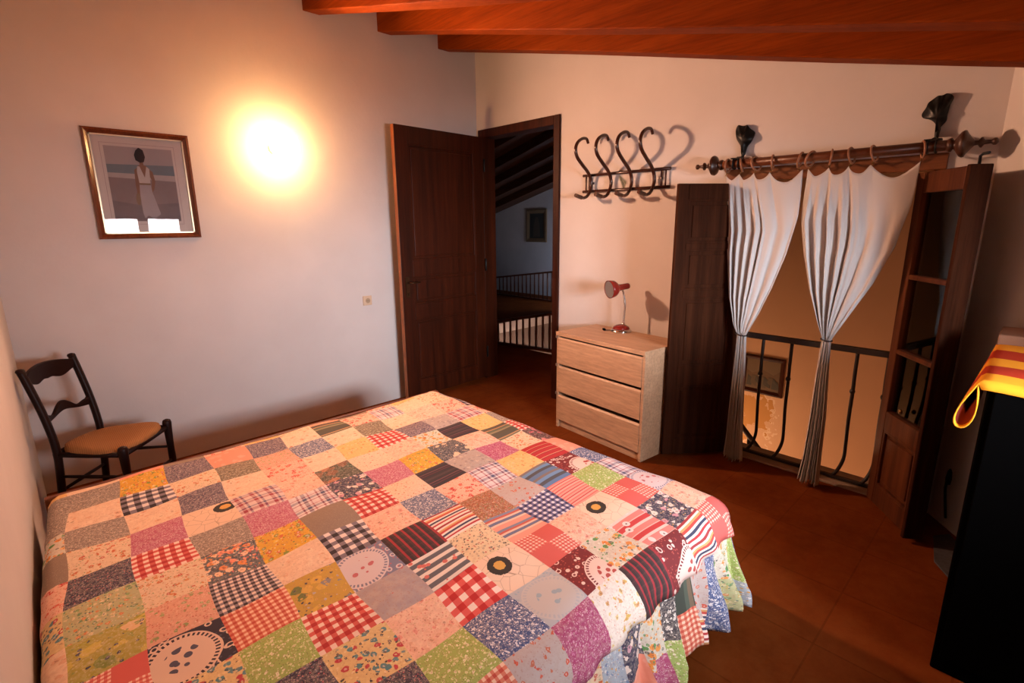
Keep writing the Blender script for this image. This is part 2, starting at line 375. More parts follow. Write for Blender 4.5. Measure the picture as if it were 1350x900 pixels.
# cream patch with black ring and yellow heart, thin branches
def ringpatch(name, cu, cv, base):
    g = fab(name); lu = g.math('SUBTRACT', g.math('FRACT', g.s.outputs[0]), cu); lv = g.math('SUBTRACT', g.math('FRACT', g.s.outputs[1]), cv)
    d = g.math('SQRT', g.math('ADD', g.math('MULTIPLY', lu, lu), g.math('MULTIPLY', lv, lv)))
    nz = g.noise(g.uv, 18, 3); d2 = g.math('ADD', d, g.math('MULTIPLY', g.math('SUBTRACT', nz.outputs[0], .5), .06))
    vo = g.vor(g.uv, 3.5, 'DISTANCE_TO_EDGE'); lines = g.math('LESS_THAN', vo.outputs['Distance'], .012)
    c = g.mix(g.math('MULTIPLY', lines, .6), cl(base), cl('8a6a54'))
    c = g.mix(g.math('LESS_THAN', d2, .245), c, cl('1e221f')); c = g.mix(g.math('LESS_THAN', d2, .115), c, cl('d8a850'))
    return ffin(g, c)
F['BK'] = ringpatch('cream_black_ring_flower', .35, .62, 'edd3bb')
F['BK2'] = ringpatch('cream_black_ring_flower_low', .85, .70, 'eccdb0')
# dark-red bandana with pale arcs and beaded border
def bandana(name, bg, light, mid, cu, cv):
    g = fab(name); lu = g.math('SUBTRACT', g.math('FRACT', g.s.outputs[0]), cu); lv = g.math('SUBTRACT', g.math('FRACT', g.s.outputs[1]), cv)
    d = g.math('SQRT', g.math('ADD', g.math('MULTIPLY', lu, lu), g.math('MULTIPLY', lv, lv)))
    ang = g.math('ARCTAN2', lv, lu); dash = g.math('LESS_THAN', g.math('FRACT', g.math('MULTIPLY', ang, 6.5)), .5)
    vo = g.vor(g.uv, 15); vo2 = g.vor(g.uv, 6)
    c = g.mix(g.math('LESS_THAN', vo.outputs['Distance'], .28), cl(bg), cl(mid))
    c = g.mix(g.math('LESS_THAN', g.math('ABSOLUTE', g.math('SUBTRACT', vo2.outputs['Distance'], .28)), .07), c, cl(light))
    c = g.mix(g.math('LESS_THAN', d, .52), c, cl(light))
    ringm = g.math('MULTIPLY', g.math('LESS_THAN', g.math('ABSOLUTE', g.math('SUBTRACT', d, .46)), .03), dash)
    c = g.mix(ringm, c, cl(bg)); c = g.mix(g.math('LESS_THAN', d, .34), c, cl(light))
    inn = g.math('MULTIPLY', g.math('LESS_THAN', d, .26), g.math('LESS_THAN', vo2.outputs['Distance'], .36)); c = g.mix(inn, c, cl(mid))
    return ffin(g, c)
F['PA'] = bandana('dark_red_bandana', '74161f', 'ecd2c8', 'b04a44', .8, .1)
F['BE'] = bandana('grey_blue_bandana', '7c809a', 'd8ccd0', 'c06a70', .35, .5)
F['LB'] = bandana('pale_blue_medallion', 'b4bcc4', 'c4c4c4', '9cb4c4', .5, .45)
F['NVb'] = bandana('navy_wheel_print', '1c2036', 'e0c4b0', '454a60', .40, .45)
# grey stripes with roses
g = fab('grey_stripes_roses'); f = g.math('FRACT', g.math('MULTIPLY', g.s.outputs[1], 4.5)); c = g.ramp(f, [(0, cl('5c626c')), (.55, cl('e4dcd4'))], True)
vo = g.vor(g.uv, 4); c = g.mix(g.math('LESS_THAN', vo.outputs['Distance'], .22), c, cl('d07068')); F['GS'] = ffin(g, c)
# red bands with white blossoms
g = fab('red_bands_blossoms'); f = g.math('FRACT', g.math('MULTIPLY', g.s.outputs[1], 2.6)); c = g.ramp(f, [(0, cl('c83c40')), (.35, cl('ecc0b8')), (.42, cl('dd8880')), (.8, cl('f0d0c8'))], True)
vo = g.vor(g.uv, 3.5); c = g.mix(g.math('LESS_THAN', vo.outputs['Distance'], .3), c, cl('f0dcd8')); c = g.mix(g.math('LESS_THAN', vo.outputs['Distance'], .09), c, cl('444448')); F['RW'] = ffin(g, c)

ROWS = [  # columns -1 .. 11, far row first
 'TF TF YF NFb PK NFb CR BR RF PL CR OF GY',
 'TF CR BG OF TFg GFp BLg CR TFg CR PF RF BG',
 'OG TF CR NFb CR RF CR YFp RG NFb GY PLr RF',
 'TP OF MGp BK2 PLr PF BT CRf PF OG DS YFp TF',
 'RF NF RG TF MGp PL NV MGp YF NVc PF BR RG',
 'TL GF OF OGd YF TP RG CRf DS GY MG OF PD',
 'CR OL GFp BGs CR BG PF BLg RF PL YFp SRr PK',
 'GF KP NVb RS YG BE WR ST RU GRo BP PA BL',
 'PK OL TL GN RG GR GS CP ST2 NG SR GN PL',
 'TF NF RS NF TL PF RGb BK KP PF BK KP BE',
 'CR RS GN RG NF GN BL LB PA OG RW NV PF',
 'OF GN BL ST PF RS GRo MG YW WR PA ST KP']
ROWS = [r.split() for r in ROWS]
MI = {k: i for i, k in enumerate(F)}
FM = list(F.values())

# ------------------------------------------------------------------ world, camera
H = 1.6
cam = bpy.data.cameras.new('camera'); co = bpy.data.objects.new('camera', cam); C.objects.link(co)
cam.sensor_width = 36; cam.lens = 36*674.85/1350; cam.clip_start = .02
R_ = Vector((.71846, -.69552, -.00803)); U_ = Vector((.16149, .15556, .97454)); Fw = Vector((.67656, .70146, -.22409))
m3 = Matrix((R_, U_, -Fw)).transposed(); co.matrix_world = Matrix.Translation((0, 0, H)) @ m3.to_4x4()
bpy.context.scene.camera = co
sc = bpy.context.scene
sc.view_settings.view_transform = 'Standard'; sc.view_settings.look = 'None'; sc.view_settings.gamma = 1; sc.view_settings.use_curve_mapping = False
sc.view_settings.exposure = 0
w = bpy.data.worlds.new('sky'); sc.world = w; w.use_nodes = True
wt = w.node_tree; bg = wt.nodes['Background']; bg.inputs[0].default_value = (.96, .93, 1, 1)
# sky with a bright lobe shaped to throw window light onto the far walls
def wn(op, a, b=None, c=None):
    d = wt.nodes.new('ShaderNodeMath'); d.operation = op
    for i, v in enumerate((a, b, c)):
        if v is None: continue
        if hasattr(v, 'links'): wt.links.new(v, d.inputs[i])
        else: d.inputs[i].default_value = v
    return d.outputs[0]
tcw = wt.nodes.new('ShaderNodeTexCoord'); dp = wt.nodes.new('ShaderNodeVectorMath'); dp.operation = 'DOT_PRODUCT'
wt.links.new(tcw.outputs['Generated'], dp.inputs[0]); dp.inputs[1].default_value = Vector((-.32, -.94, .10)).normalized()
spz = wt.nodes.new('ShaderNodeSeparateXYZ'); wt.links.new(tcw.outputs['Generated'], spz.inputs[0])
gr_ = wt.nodes.new('ShaderNodeMapRange'); wt.links.new(spz.outputs[2], gr_.inputs[0]); gr_.inputs[1].default_value = -.22; gr_.inputs[2].default_value = .02; gr_.inputs[3].default_value = .12; gr_.inputs[4].default_value = 1
wt.links.new(wn('MULTIPLY', wn('MULTIPLY_ADD', wn('POWER', wn('MAXIMUM', dp.outputs['Value'], 0.), 7.), 210., 5.), gr_.outputs[0]), bg.inputs[1])

# ------------------------------------------------------------------ room shell
XB = 3.46; YA = 4.06
def roof(y): return 3.30 - .235*(YA - y) if y < YA else 3.30 - .27*(y - YA)
def struct(name, bm, m, **k): return tag(obj(name, bm, m, **k), kind='structure')

# far corner wall with the picture
bm = NB(); box(bm, (-.5, YA, -.1), (XB, YA+.2, 3.4)); struct('wall_left', bm, M['plaster'])
# wall with the doorway and the balcony opening
bm = NB(); T = .18
def wseg(y0, y1, z0, z1=None):
    pts = [(y0, z0), (y1, z0), (y1, roof(y1)+.04 if z1 is None else z1), (y0, roof(y0)+.04 if z1 is None else z1)]
    extr(bm, pts, (XB, 0, 0), (0,1,0), (0,0,1), (1,0,0), T)
DY0, DY1, DZ = 3.00, 4.03, 2.465
BY0, BY1, BZ = .42, 1.54, 1.925
wseg(-1.0, BY0, -.1); wseg(BY0, BY1, BZ); wseg(BY0, BY1, -.1, 0.0); wseg(BY1, DY0, -.1); wseg(DY0, DY1, DZ); wseg(DY1, YA+.2, -.1)
struct('wall_back', bm, M['plaster'])
# near-left wall (slightly out of square)
bm = NB(); extr(bm, [(-.078, YA), (-.23, -2.2), (-.5, -2.2), (-.5, YA)], (0,0,-.1), (1,0,0), (0,1,0), (0,0,1), 3.5); struct('wall_near', bm, M['plaster'])
# pier of the right wall, out of square
bm = NB(); extr(bm, [(XB, .238), (3.16, .003), (3.16, -2.2), (3.5, -2.2), (3.5, .238)], (0,0,-.1), (1,0,0), (0,1,0), (0,0,1), 3.2); struct('wall_right', bm, M['plaster'])
# wall behind the camera with the window
bm = NB(); YW = -1.2; WX0, WX1, WZ0, WZ1 = .97, 2.00, 1.15, 1.76
for lo, hi in (((-.5,YW-.2,-.1),(WX0,YW,3.0)), ((WX1,YW-.2,-.1),(3.5,YW,3.0)), ((WX0,YW-.2,-.1),(WX1,YW,WZ0)), ((WX0,YW-.2,WZ1),(WX1,YW,3.0))): box(bm, lo, hi)
struct('wall_behind', bm, M['plaster'])
win = thing('window_1', ((WX0+WX1)/2, YW-.1, WZ0), kind='structure')
bm = NB()
for lo, hi in (((WX0,YW-.13,WZ0),(WX0+.05,YW-.07,WZ1)), ((WX1-.05,YW-.13,WZ0),(WX1,YW-.07,WZ1)), ((WX0,YW-.13,WZ0),(WX1,YW-.07,WZ0+.05)), ((WX0,YW-.13,WZ1-.05),(WX1,YW-.07,WZ1)), (((WX0+WX1)/2-.06,YW-.14,WZ0),((WX0+WX1)/2+.06,YW-.06,WZ1))): box(bm, lo, hi)
obj('window_frame', bm, M['old'], win)
bm = NB(); box(bm, (WX0+.02, YW-.105, WZ0+.02), (WX1-.02, YW-.10, WZ1-.02)); obj('pane', bm, M['glass'], win)
# ceiling boards
bm = NB()
for i in range(30):
    x0 = -.5 + i*.135
    if x0 > 3.45: break
    extr(bm, [(YW-.2, roof(YW-.2)), (YA, roof(YA)), (YA, roof(YA)+.03), (YW-.2, roof(YW-.2)+.03)], (x0+.002, 0, 0), (0,1,0), (0,0,1), (1,0,0), .131)
extr(bm, [(YW-.2, roof(YW-.2)+.03), (YA+.2, roof(YA)+.03), (YA+.2, roof(YA)+.1), (YW-.2, roof(YW-.2)+.1)], (-.5, 0, 0), (0,1,0), (0,0,1), (1,0,0), 4.0)
struct('ceiling', bm, M['plank'])
# floors
bm = NB(); box(bm, (-.5, YW-.2, -.1), (XB+T, YA, 0)); struct('floor', bm, M['floor'])

# ceiling beams
BL = {1.82: 'orange wooden ceiling beam at the top edge, nearest the glowing wall lamp',
      2.43: 'orange wooden ceiling beam running between the other two in view',
      3.03: 'orange wooden ceiling beam farthest back, close above the coat rack wall',
      1.21: 'orange wooden ceiling beam above the middle of the bed', .60: 'orange wooden ceiling beam above the head of the bed'}
for x0, lb in BL.items():
    bm = NB(); bz = lambda y: 3.125 - .235*(YA-y)
    y0, y1 = YW, YA+.02
    N_ = 10; ys = [y0+(y1-y0)*k/N_ for k in range(N_+1)]
    pts = [(y, bz(y)+.004*math.sin(y*2+x0*3)) for y in ys] + [(y, roof(y)+.01) for y in ys[::-1]]
    extr(bm, pts, (x0, 0, 0), (0,1,0), (0,0,1), (1,0,0), .128)
    tag(obj('ceiling_beam', bm, M['beam'], loc=(x0+.064, 1, bz(1)), bevel=.006), lb, 'beam', 'ceiling beams of the bedroom')

# ------------------------------------------------------------------ panelled leaf builder
def leaf(parent, hinge, U, N, wdt, z0, z1, th, panels, mat, stile=.10, edge=None, glaze=None, edgemat=None, pm=None):
    """frame-and-panel leaf; panels = list of (z_low, z_high, kind). returns frame object"""
    hinge = Vector(hinge); U = Vector(U).normalized(); N = Vector(N).normalized(); Z = Vector((0,0,1))
    bm = NB()
    def b(u0, u1, a, c, t0, t1, mi=0):
        cc = hinge + U*((u0+u1)/2) + Z*((a+c)/2) + N*((t0+t1)/2)
        obox(bm, cc, U, N, Z, (u1-u0)/2, (t1-t0)/2, (c-a)/2, mi)
    b(0, stile, z0, z1, -th/2, th/2); b(wdt-stile, wdt, z0, z1, -th/2, th/2)
    zz = z0
    for (a, c, k) in panels:
        b(stile, wdt-stile, zz, a, -th/2, th/2); zz = c
    b(stile, wdt-stile, zz, z1, -th/2, th/2)
    if edgemat is not None: b(wdt, wdt+.004, z0, z1, -th/2, th/2, 1)
    fr = obj('leaf_frame', bm, [mat, edgemat or mat], parent, bevel=.004)
    for (a, c, k) in panels:
        bm = NB()
        if k == 'glass':
            b(stile-.008, wdt-stile+.008, a-.008, c+.008, -.003, .003); obj('glass_pane', bm, glaze, parent)
        else:
            b(stile-.008, wdt-stile+.008, a-.008, c+.008, -.008, .008)
            m_ = .035
            for sgn in (-1, 1):   # raised field and applied moulding
                b(stile+m_, wdt-stile-m_, a+m_, c-m_, min(sgn*.006, sgn*.015), max(sgn*.006, sgn*.015))
                t0, t1 = sorted((sgn*.004, sgn*(th/2-.003)))
                for q in ((stile-.004, stile+.014, a-.004, c+.004), (wdt-stile-.014, wdt-stile+.004, a-.004, c+.004), (stile, wdt-stile, a-.004, a+.014), (stile, wdt-stile, c-.014, c+.004)):
                    b(q[0], q[1], q[2], q[3], t0, t1)
            obj('panel', bm, pm or mat, parent, bevel=.004)
    return fr

# ------------------------------------------------------------------ bedroom door
d1 = thing('door_1', (XB, 3.5, 0), kind='structure')
bm = NB(); jx0, jx1 = XB-.02, XB+.14
box(bm, (jx0, DY0-.02, 0), (jx1, DY0+.045, DZ+.015)); box(bm, (jx0, DY1-.075, 0), (jx1, DY1-.01, DZ+.015)); box(bm, (jx0, DY0+.045, DZ-.06), (jx1, DY1-.075, DZ+.015))
obj('door_frame', bm, M['door'], d1, bevel=.004)
hp = Vector((XB-.045, 3.945, 0)); fp = Vector((2.415, 3.90, 0)); U = (fp-hp)
leaf(d1, hp, U, Vector((-U.y, U.x, 0)), U.length, .03, 2.405, .042, [(.17, .76, 'p'), (.90, 1.15, 'p'), (1.29, 2.26, 'p')], M['door'], .125, edgemat=M['door_edge'])
Un = U.normalized(); Nn = Vector((Un.y, -Un.x, 0)); 
if Nn.y > 0: Nn = -Nn
hb = hp + Un*(U.length-.055)
bm = NB(); obox(bm, hb + Nn*.024 + vec(0,0,1.06), Un, Nn, (0,0,1), .02, .003, .09)
p0 = hb + Nn*.027 + vec(0,0,1.10)
tube(bm, [p0, p0+Nn*.035, p0+Nn*.045-Un*.02, p0+Nn*.045-Un*.10], .008)
lathe(bm, [(.010,0),(.010,.006),(.003,.006),(.003,.007)], hb+Nn*.027+vec(0,0,1.0), Nn, 12)
obj('handle', bm, plain('dark_bronze', (.07,.032,.014,1), .4, .8), d1)
for hz in (.3, 1.2, 2.15):
    bm = NB(); lathe(bm, [(.004,-.06),(.009,-.055),(.009,.055),(.004,.06)], hp+vec(.012,-.024,hz), (0,0,1), 12); obj('hinge', bm, M['iron'], d1)

# ------------------------------------------------------------------ balcony door
d2 = thing('door_2', (XB, .98, 0), kind='structure')
bm = NB(); box(bm, (XB-.015, BY0, 0.0), (XB+.07, BY0+.05, BZ-.075)); box(bm, (XB-.015, BY1-.05, 0.0), (XB+.07, BY1, BZ-.075)); box(bm, (XB-.018, BY0, BZ-.075), (XB+.07, BY1, BZ+.004))
obj('door_frame', bm, M['old_orange'], d2, bevel=.004)
bm = NB(); box(bm, (XB-.02, BY0+.05, 0), (XB+.20, BY1-.05, .014)); obj('sill', bm, plain('stone_sill', (.36,.27,.20,1), .6), d2, bevel=.003)
LZ0, LZ1 = .018, 1.835
# left leaf, swung into the room
h = Vector((3.42, 1.375, 0)); f = Vector((3.062, 1.672, 0)); U = f-h
leaf(d2, h, U, Vector((-U.y, U.x, 0)), U.length, LZ0, LZ1, .034, [(.13, .52, 'p'), (.66, 1.12, 'p'), (1.17, 1.43, 'p'), (1.47, 1.74, 'p')], M['old'], .068)
# right leaf, glazed above a solid panel
h = Vector((3.415, .505, 0)); f = Vector((3.085, .252, 0)); U = f-h
leaf(d2, h, U, Vector((-U.y, U.x, 0)), U.length, LZ0, LZ1, .05, [(.13, .46, 'p'), (.57, .90, 'glass'), (.925, 1.30, 'glass'), (1.325, 1.735, 'glass')], M['leafwood'], .062, glaze=M['glass_dirty'])
bm = NB(); Ug = U.normalized(); Ng = Vector((-Ug.y, Ug.x, 0)); Ng = Ng if Ng.x > 0 else -Ng
obox(bm, h + Ug*(U.length/2) + Ng*.034 + vec(0,0,1.15), Ug, Ng, (0,0,1), U.length/2-.05, .007, .60); obj('inner_shutter', bm, M['old'], d2, bevel=.003)
# outer shutter board folded against the free edge of the right leaf
Un = U.normalized(); Nn = Vector((-Un.y, Un.x, 0));
if Nn.x < 0: Nn = -Nn
bm = NB(); obox(bm, f + Un*.012 + Nn*-.02 + vec(0,0,.93), Un, Nn, (0,0,1), .012, .045, .905); obj('shutter_edge', bm, M['old'], d2, bevel=.004)
bm = NB(); p0 = f - Un*.03 + vec(0,0,1.86) + Nn*.0; tube(bm, [p0-vec(0,0,.03), p0+vec(0,0,.012), p0+Un*.015+vec(0,0,.02), p0+Un*.05+vec(0,0,.02)], .006); obj('bolt', bm, M['iron'], d2)
bm = NB(); lathe(bm, [(.004,0),(.012,.004),(.013,.014),(.006,.018)], h + Un*.20 - Nn*.026 + vec(0,0,.62), -Nn, 14); obj('knob', bm, M['brass'], d2)

# ------------------------------------------------------------------ balcony railing
br_ = thing('balcony_railing', (XB+.045, .98, .014), 'dark iron railing with swan-belly bars across the curtained opening', 'railing')
bm = NB(); box(bm, (XB+.03, BY0+.04, .838), (XB+.068, BY1-.04, .872)); obj('top_rail', bm, M['iron_rail'], br_, bevel=.003)
bm = NB(); box(bm, (XB+.035, BY0+.04, .022), (XB+.060, BY1-.04, .042)); obj('bottom_rail', bm, M['iron_rail'], br_, bevel=.002)
for y in (1.40, 1.225, 1.05, .875, .69, .535):
    pts = spline([(XB+.048,y,.842), (XB+.048,y,.70), (XB+.048,y-.002,.60), (XB+.055,y,.42), (XB+.075,y,.26), (XB+.085,y+.002,.15), (XB+.07,y+.02,.075), (XB+.05,y+.04,.038)], 5)
    bm = NB(); tube(bm, pts, .0105, 8); lathe(bm, [(.006,-.02),(.014,-.008),(.016,0),(.014,.008),(.006,.02)], (XB+.048,y,.60), (0,0,1), 10)
    obj('baluster', bm, M['iron_rail'], br_)

# stairwell seen through the railing
bm = NB()
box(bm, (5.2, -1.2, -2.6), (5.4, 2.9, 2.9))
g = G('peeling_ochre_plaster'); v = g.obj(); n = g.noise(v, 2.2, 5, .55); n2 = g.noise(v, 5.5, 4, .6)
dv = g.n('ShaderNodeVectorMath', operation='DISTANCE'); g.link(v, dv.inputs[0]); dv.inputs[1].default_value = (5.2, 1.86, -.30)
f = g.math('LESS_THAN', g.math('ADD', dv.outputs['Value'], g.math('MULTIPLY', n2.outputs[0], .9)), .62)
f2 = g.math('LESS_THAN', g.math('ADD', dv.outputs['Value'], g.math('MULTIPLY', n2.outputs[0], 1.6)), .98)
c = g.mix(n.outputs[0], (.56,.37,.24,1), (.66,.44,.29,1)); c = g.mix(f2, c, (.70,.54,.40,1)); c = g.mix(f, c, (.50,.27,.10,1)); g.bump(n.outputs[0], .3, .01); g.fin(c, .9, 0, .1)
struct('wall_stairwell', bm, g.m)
bm = NB(); box(bm, (XB+T, 2.7, -2.6), (5.2, 2.9, 3.3)); struct('wall_stairwell_left', bm, M['plaster_ochre'])
bm = NB(); box(bm, (XB+T, -1.2, -2.6), (5.2, -1.0, 2.9)); struct('wall_stairwell_right', bm, M['plaster_ochre'])
bm = NB(); box(bm, (XB, -1.2, -2.6), (XB+T, 2.9, -.1)); struct('wall_stairwell_below', bm, M['plaster_ochre'])
bm = NB(); box(bm, (XB+T, -1.2, -2.7), (5.4, 2.9, -2.6)); struct('floor_stairwell', bm, M['floor'])
bm = NB(); extr(bm, [(-1.2, roof(-1.2)), (2.9, roof(2.9)), (2.9, roof(2.9)+.1), (-1.2, roof(-1.2)+.1)], (XB+T, 0, 0), (0,1,0), (0,0,1), (1,0,0), 1.8); struct('ceiling_stairwell', bm, M['hallwood'])
# little plaster ledge lines on that wall
bm = NB(); box(bm, (5.192, -1.0, .46), (5.2, 1.95, .50)); struct('trim_1', bm, plaster('ledge_plaster', (.60,.40,.25,1)))
# stair handrail
bm = NB(); tube(bm, [(4.2,1.75,.10),(4.2,1.62,-.03),(4.2,1.32,-.335),(4.2,1.24,-.36),(4.2,1.20,-.33)], .022, 8); tube(bm, [(4.2,1.50,-.15),(4.2,1.50,-2.6)], .016, 8)
tube(bm, [(4.2,1.75,.10),(4.2,1.75,-2.6)], .016, 8)
tag(obj('stair_handrail', bm, M['iron_rail'], loc=(4.2,1.5,-2.6)), 'short dark stair handrail slanting down low behind the left curtain', 'handrail')
def frame_pic(name, o, U, Z, N, w, h_, fw, dep, fm, parts, label, cat, inner=None):
    """framed picture: o = lower-left corner on the wall, N towards the viewer"""
    o = Vector(o); U = Vector(U); Z = Vector(Z); N = Vector(N)
    t = thing(name, o + U*w/2, label, cat)
    bm = NB()
    prof = [(0,0),(0,dep),(fw*.35,dep*1.15),(fw*.7,dep*.8),(fw,dep*.55),(fw,0)]
    cs = [(0,0,1,1),(w,0,-1,1),(w,h_,-1,-1),(0,h_,1,-1)]
    rings = [[bm.verts.new(o + U*(cx+sx*p) + Z*(cz+sz*p) + N*d) for p, d in prof] for cx, cz, sx, sz in cs]
    for i in range(4):
        a = rings[i]; b = rings[(i+1) % 4]
        for k in range(len(prof)-1): faces(bm, [a[k], b[k], b[k+1], a[k+1]], 0)
    obj('frame', bm, fm, t, recalc=True)
    return t
def quad(bm, o, U, Z, N, x0, x1, z0, z1, d, mi=0):
    faces(bm, [bm.verts.new(o+U*a+Z*b+N*d) for a, b in ((x0,z0),(x1,z0),(x1,z1),(x0,z1))], mi)
def poly(bm, o, U, Z, N, pts, d, mi=0):
    faces(bm, [bm.verts.new(o+U*a+Z*b+N*d) for a, b in pts], mi)

YU = Vector((0,-1,0)); ZZ = Vector((0,0,1)); NX = Vector((-1,0,0))
o = Vector((5.2, 1.99, -.085))
t = frame_pic('framed_picture', o, YU, ZZ, NX, .40, .385, .04, .02, M['door'], None, 'small dark-framed landscape hanging low on the orange stairwell wall', 'picture')
bm = NB(); quad(bm, o, YU, ZZ, NX, .03, .37, .03, .355, .006, 0); 
for k in range(7): poly(bm, o, YU, ZZ, NX, [(.05+.04*k,.07+.03*(k%3)),(.10+.045*k,.07),(.11+.04*k,.14+.04*(k%2)),(.06+.04*k,.18)], .0075+.0004*k, 1+(k % 2))
poly(bm, o, YU, ZZ, NX, [(.035,.24),(.10,.20),(.2,.25),(.3,.21),(.365,.26),(.365,.35),(.035,.35)], .0072, 3)
obj('print', bm, [plain('print_ochre', (.10,.055,.022,1), .6), plain('print_dark', (.03,.025,.015,1), .6), plain('print_brown', (.07,.045,.02,1), .6), plain('print_sky', (.13,.085,.045,1), .6)], t, recalc=False)

# ------------------------------------------------------------------ hall beyond the door
HX = 8.6
bm = NB(); box(bm, (HX, 2.6, -2.6), (HX+.2, 11, 3.6)); struct('wall_hall_far', bm, M['plaster_hall'])
bm = NB(); box(bm, (XB, 10.8, -2.6), (HX, 11, 3.6)); struct('wall_hall_left', bm, M['plaster_hall'])
bm = NB(); box(bm, (XB, YA+.2, -2.6), (XB+T, 11, 3.6)); struct('wall_hall_near', bm, M['plaster_hall'])
bm = NB(); box(bm, (5.4, 2.7, -2.6), (HX, 2.9, 3.6)); struct('wall_hall_right', bm, M['plaster_hall'])
bm = NB()   # landing with the stair void cut out
V0, V1, VY0, VY1 = 4.72, 7.6, 3.3, 6.0
box(bm, (XB+T, 2.9, -.1), (V0-.06, 11, 0)); box(bm, (V0-.06, VY1, -.1), (HX, 11, 0)); box(bm, (V1, 2.9, -.1), (HX, VY1, 0)); box(bm, (V0-.06, 2.9, -.1), (V1, VY0, 0)); box(bm, (XB-.0, YA, -.1), (XB+T, YA+.01, 0))
struct('floor_hall', bm, M['floor'])
bm = NB(); box(bm, (V0-.06, VY1-.012, -.13), (V1, VY1, .03)); struct('trim_2', bm, plaster('slab_edge_plaster', (.52,.34,.24,1)))
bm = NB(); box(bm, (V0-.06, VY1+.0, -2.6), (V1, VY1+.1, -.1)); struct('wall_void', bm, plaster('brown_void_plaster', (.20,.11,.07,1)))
bm = NB(); box(bm, (XB+T, 2.9, -2.7), (HX, 11, -2.6)); struct('floor_below', bm, M['floor'])
bm = NB(); extr(bm, [(2.6, roof(2.6)), (YA, 3.30), (10.9, roof(10.9)), (10.9, roof(10.9)+.1), (YA, 3.42), (2.6, roof(2.6)+.1)], (XB+T, 0, 0), (0,1,0), (0,0,1), (1,0,0), 5.1); struct('ceiling_hall', bm, M['hallwood'])
for k in range(7):
    x0 = 4.1+k*.62
    bm = NB(); extr(bm, [(YA, 3.30), (10.7, roof(10.7)), (10.7, roof(10.7)-.14), (YA, 3.16)], (x0, 0, 0), (0,1,0), (0,0,1), (1,0,0), .12)
    tag(obj('hall_beam', bm, M['hallwood'], loc=(x0, 7, 2.3)), 'dark sloping roof beam seen through the open doorway', 'beam', 'roof beams of the dark hall')
def railing(label, a, b, za, zb, n, name='banister'):
    a = Vector(a); b = Vector(b); t = thing(name, (a+b)/2, label, 'railing')
    d = (b-a).normalized()
    bm = NB(); s = d.cross(Vector((0,0,1)))
    A = a+vec(0,0,za); B = b+vec(0,0,zb); D = (B-A); obox(bm, (A+B)/2, D, s, D.cross(s), D.length/2, .03, .018); obj('handrail', bm, M['railwood'], t, bevel=.006)
    bm = NB(); obox(bm, (a+b)/2+vec(0,0,.02), d, s, (0,0,1), (b-a).length/2, .025, .02); obj('bottom_rail', bm, M['railwood'], t, bevel=.004)
    for i in range(n):
        p = a.lerp(b, (i+.5)/n); z = za+(zb-za)*(i+.5)/n
        bm = NB(); lathe(bm, [(.013,.03),(.015,z*.3),(.018,z*.5),(.015,z*.7),(.013,z-.01)], p, (0,0,1), 8); obj('baluster', bm, M['railwood'], t)
    return t
railing('brown wooden banister nearest the doorway, in front of the stair opening', (4.52, 5.25, 0), (4.80, 3.99, 0), .27, .545, 13)
railing('brown wooden banister far back in the hall, before the bluish lit wall', (7.96, 9.2, 0), (7.96, 6.5, 0), .34, .70, 22)
o = Vector((HX, 8.39, 1.19))
t = frame_pic('framed_picture', o, YU, ZZ, NX, .62, .72, .09, .03, plain('dull_gilt', (.20,.13,.07,1), .5), None, 'gilt-framed picture on the dim far wall of the hall', 'picture')
bm = NB(); quad(bm, o, YU, ZZ, NX, .06, .56, .06, .66, .008, 0); poly(bm, o, YU, ZZ, NX, [(.2,.12),(.42,.12),(.40,.40),(.34,.55),(.28,.55),(.22,.40)], .010, 1)
obj('print', bm, [plain('murky_print', (.035,.035,.03,1), .7), plain('murky_figure', (.07,.055,.04,1), .7)], t, recalc=False)

# ------------------------------------------------------------------ picture on the left wall
XU = Vector((1,0,0)); NY = Vector((0,-1,0))
o = Vector((.408, YA-.001, 1.527)); W_, H_ = .548, .65
t = frame_pic('framed_picture', o, XU, ZZ, NY, W_, H_, .034, .026, wood('mahogany_frame', (.09,.022,.010,1), (.13,.034,.014,1), (.17,.05,.02,1), 'z', .25, 8, .6), None, 'beach print of a woman in white seen from behind, in a brown frame under glass', 'picture')
bm = NB()
for a, b, c_, d_ in ((.032,W_-.032,.032,.040),(.032,W_-.032,H_-.040,H_-.032),(.032,.040,.032,H_-.032),(W_-.040,W_-.032,.032,H_-.032)):
    obox(bm, o+XU*(a+b)/2+ZZ*(c_+d_)/2+NY*.009, XU, NY, ZZ, (b-a)/2, .008, (d_-c_)/2)
obj('gilt_slip', bm, plain('gilt_slip', (.55,.42,.26,1), .3, .7), t)
bm = NB(); quad(bm, o, XU, ZZ, NY, .038, W_-.038, .038, H_-.038, .004, 0)
L0, L1, B0, B1 = .078, W_-.085, .088, H_-.078
for a, b, c_, d_ in ((L0,L1,B0,B0+.0018),(L0,L1,B1-.0018,B1),(L0,L0+.0018,B0,B1),(L1-.0018,L1,B0,B1)): quad(bm, o, XU, ZZ, NY, a, b, c_, d_, .0046, 1)
obj('mat', bm, [plain('mat_board', (.66,.55,.50,1), .9, var=.03), plain('mat_line', (.40,.25,.24,1), .9)], t, recalc=False)
p0, p1, q0, q1 = .096, W_-.100, .108, H_-.096
bm = NB(); PW, PH = p1-p0, q1-q0
def PP(u, v): return (p0+u*PW, q1-v*PH)
def pr(pts, d, mi): poly(bm, o, XU, ZZ, NY, [PP(*p) for p in pts], .0048+d*.0003, mi)
pr([(0,0),(1,0),(1,.25),(0,.25)], 1, 0); pr([(0,.24),(1,.22),(1,.37),(0,.36)], 2, 1); pr([(0,.35),(1,.36),(1,.45),(0,.42)], 3, 2); pr([(0,.41),(1,.44),(1,1),(0,1)], 4, 3)
pr([(.0,.72),(.4,.78),(1,.74),(1,1),(0,1)], 5, 9)
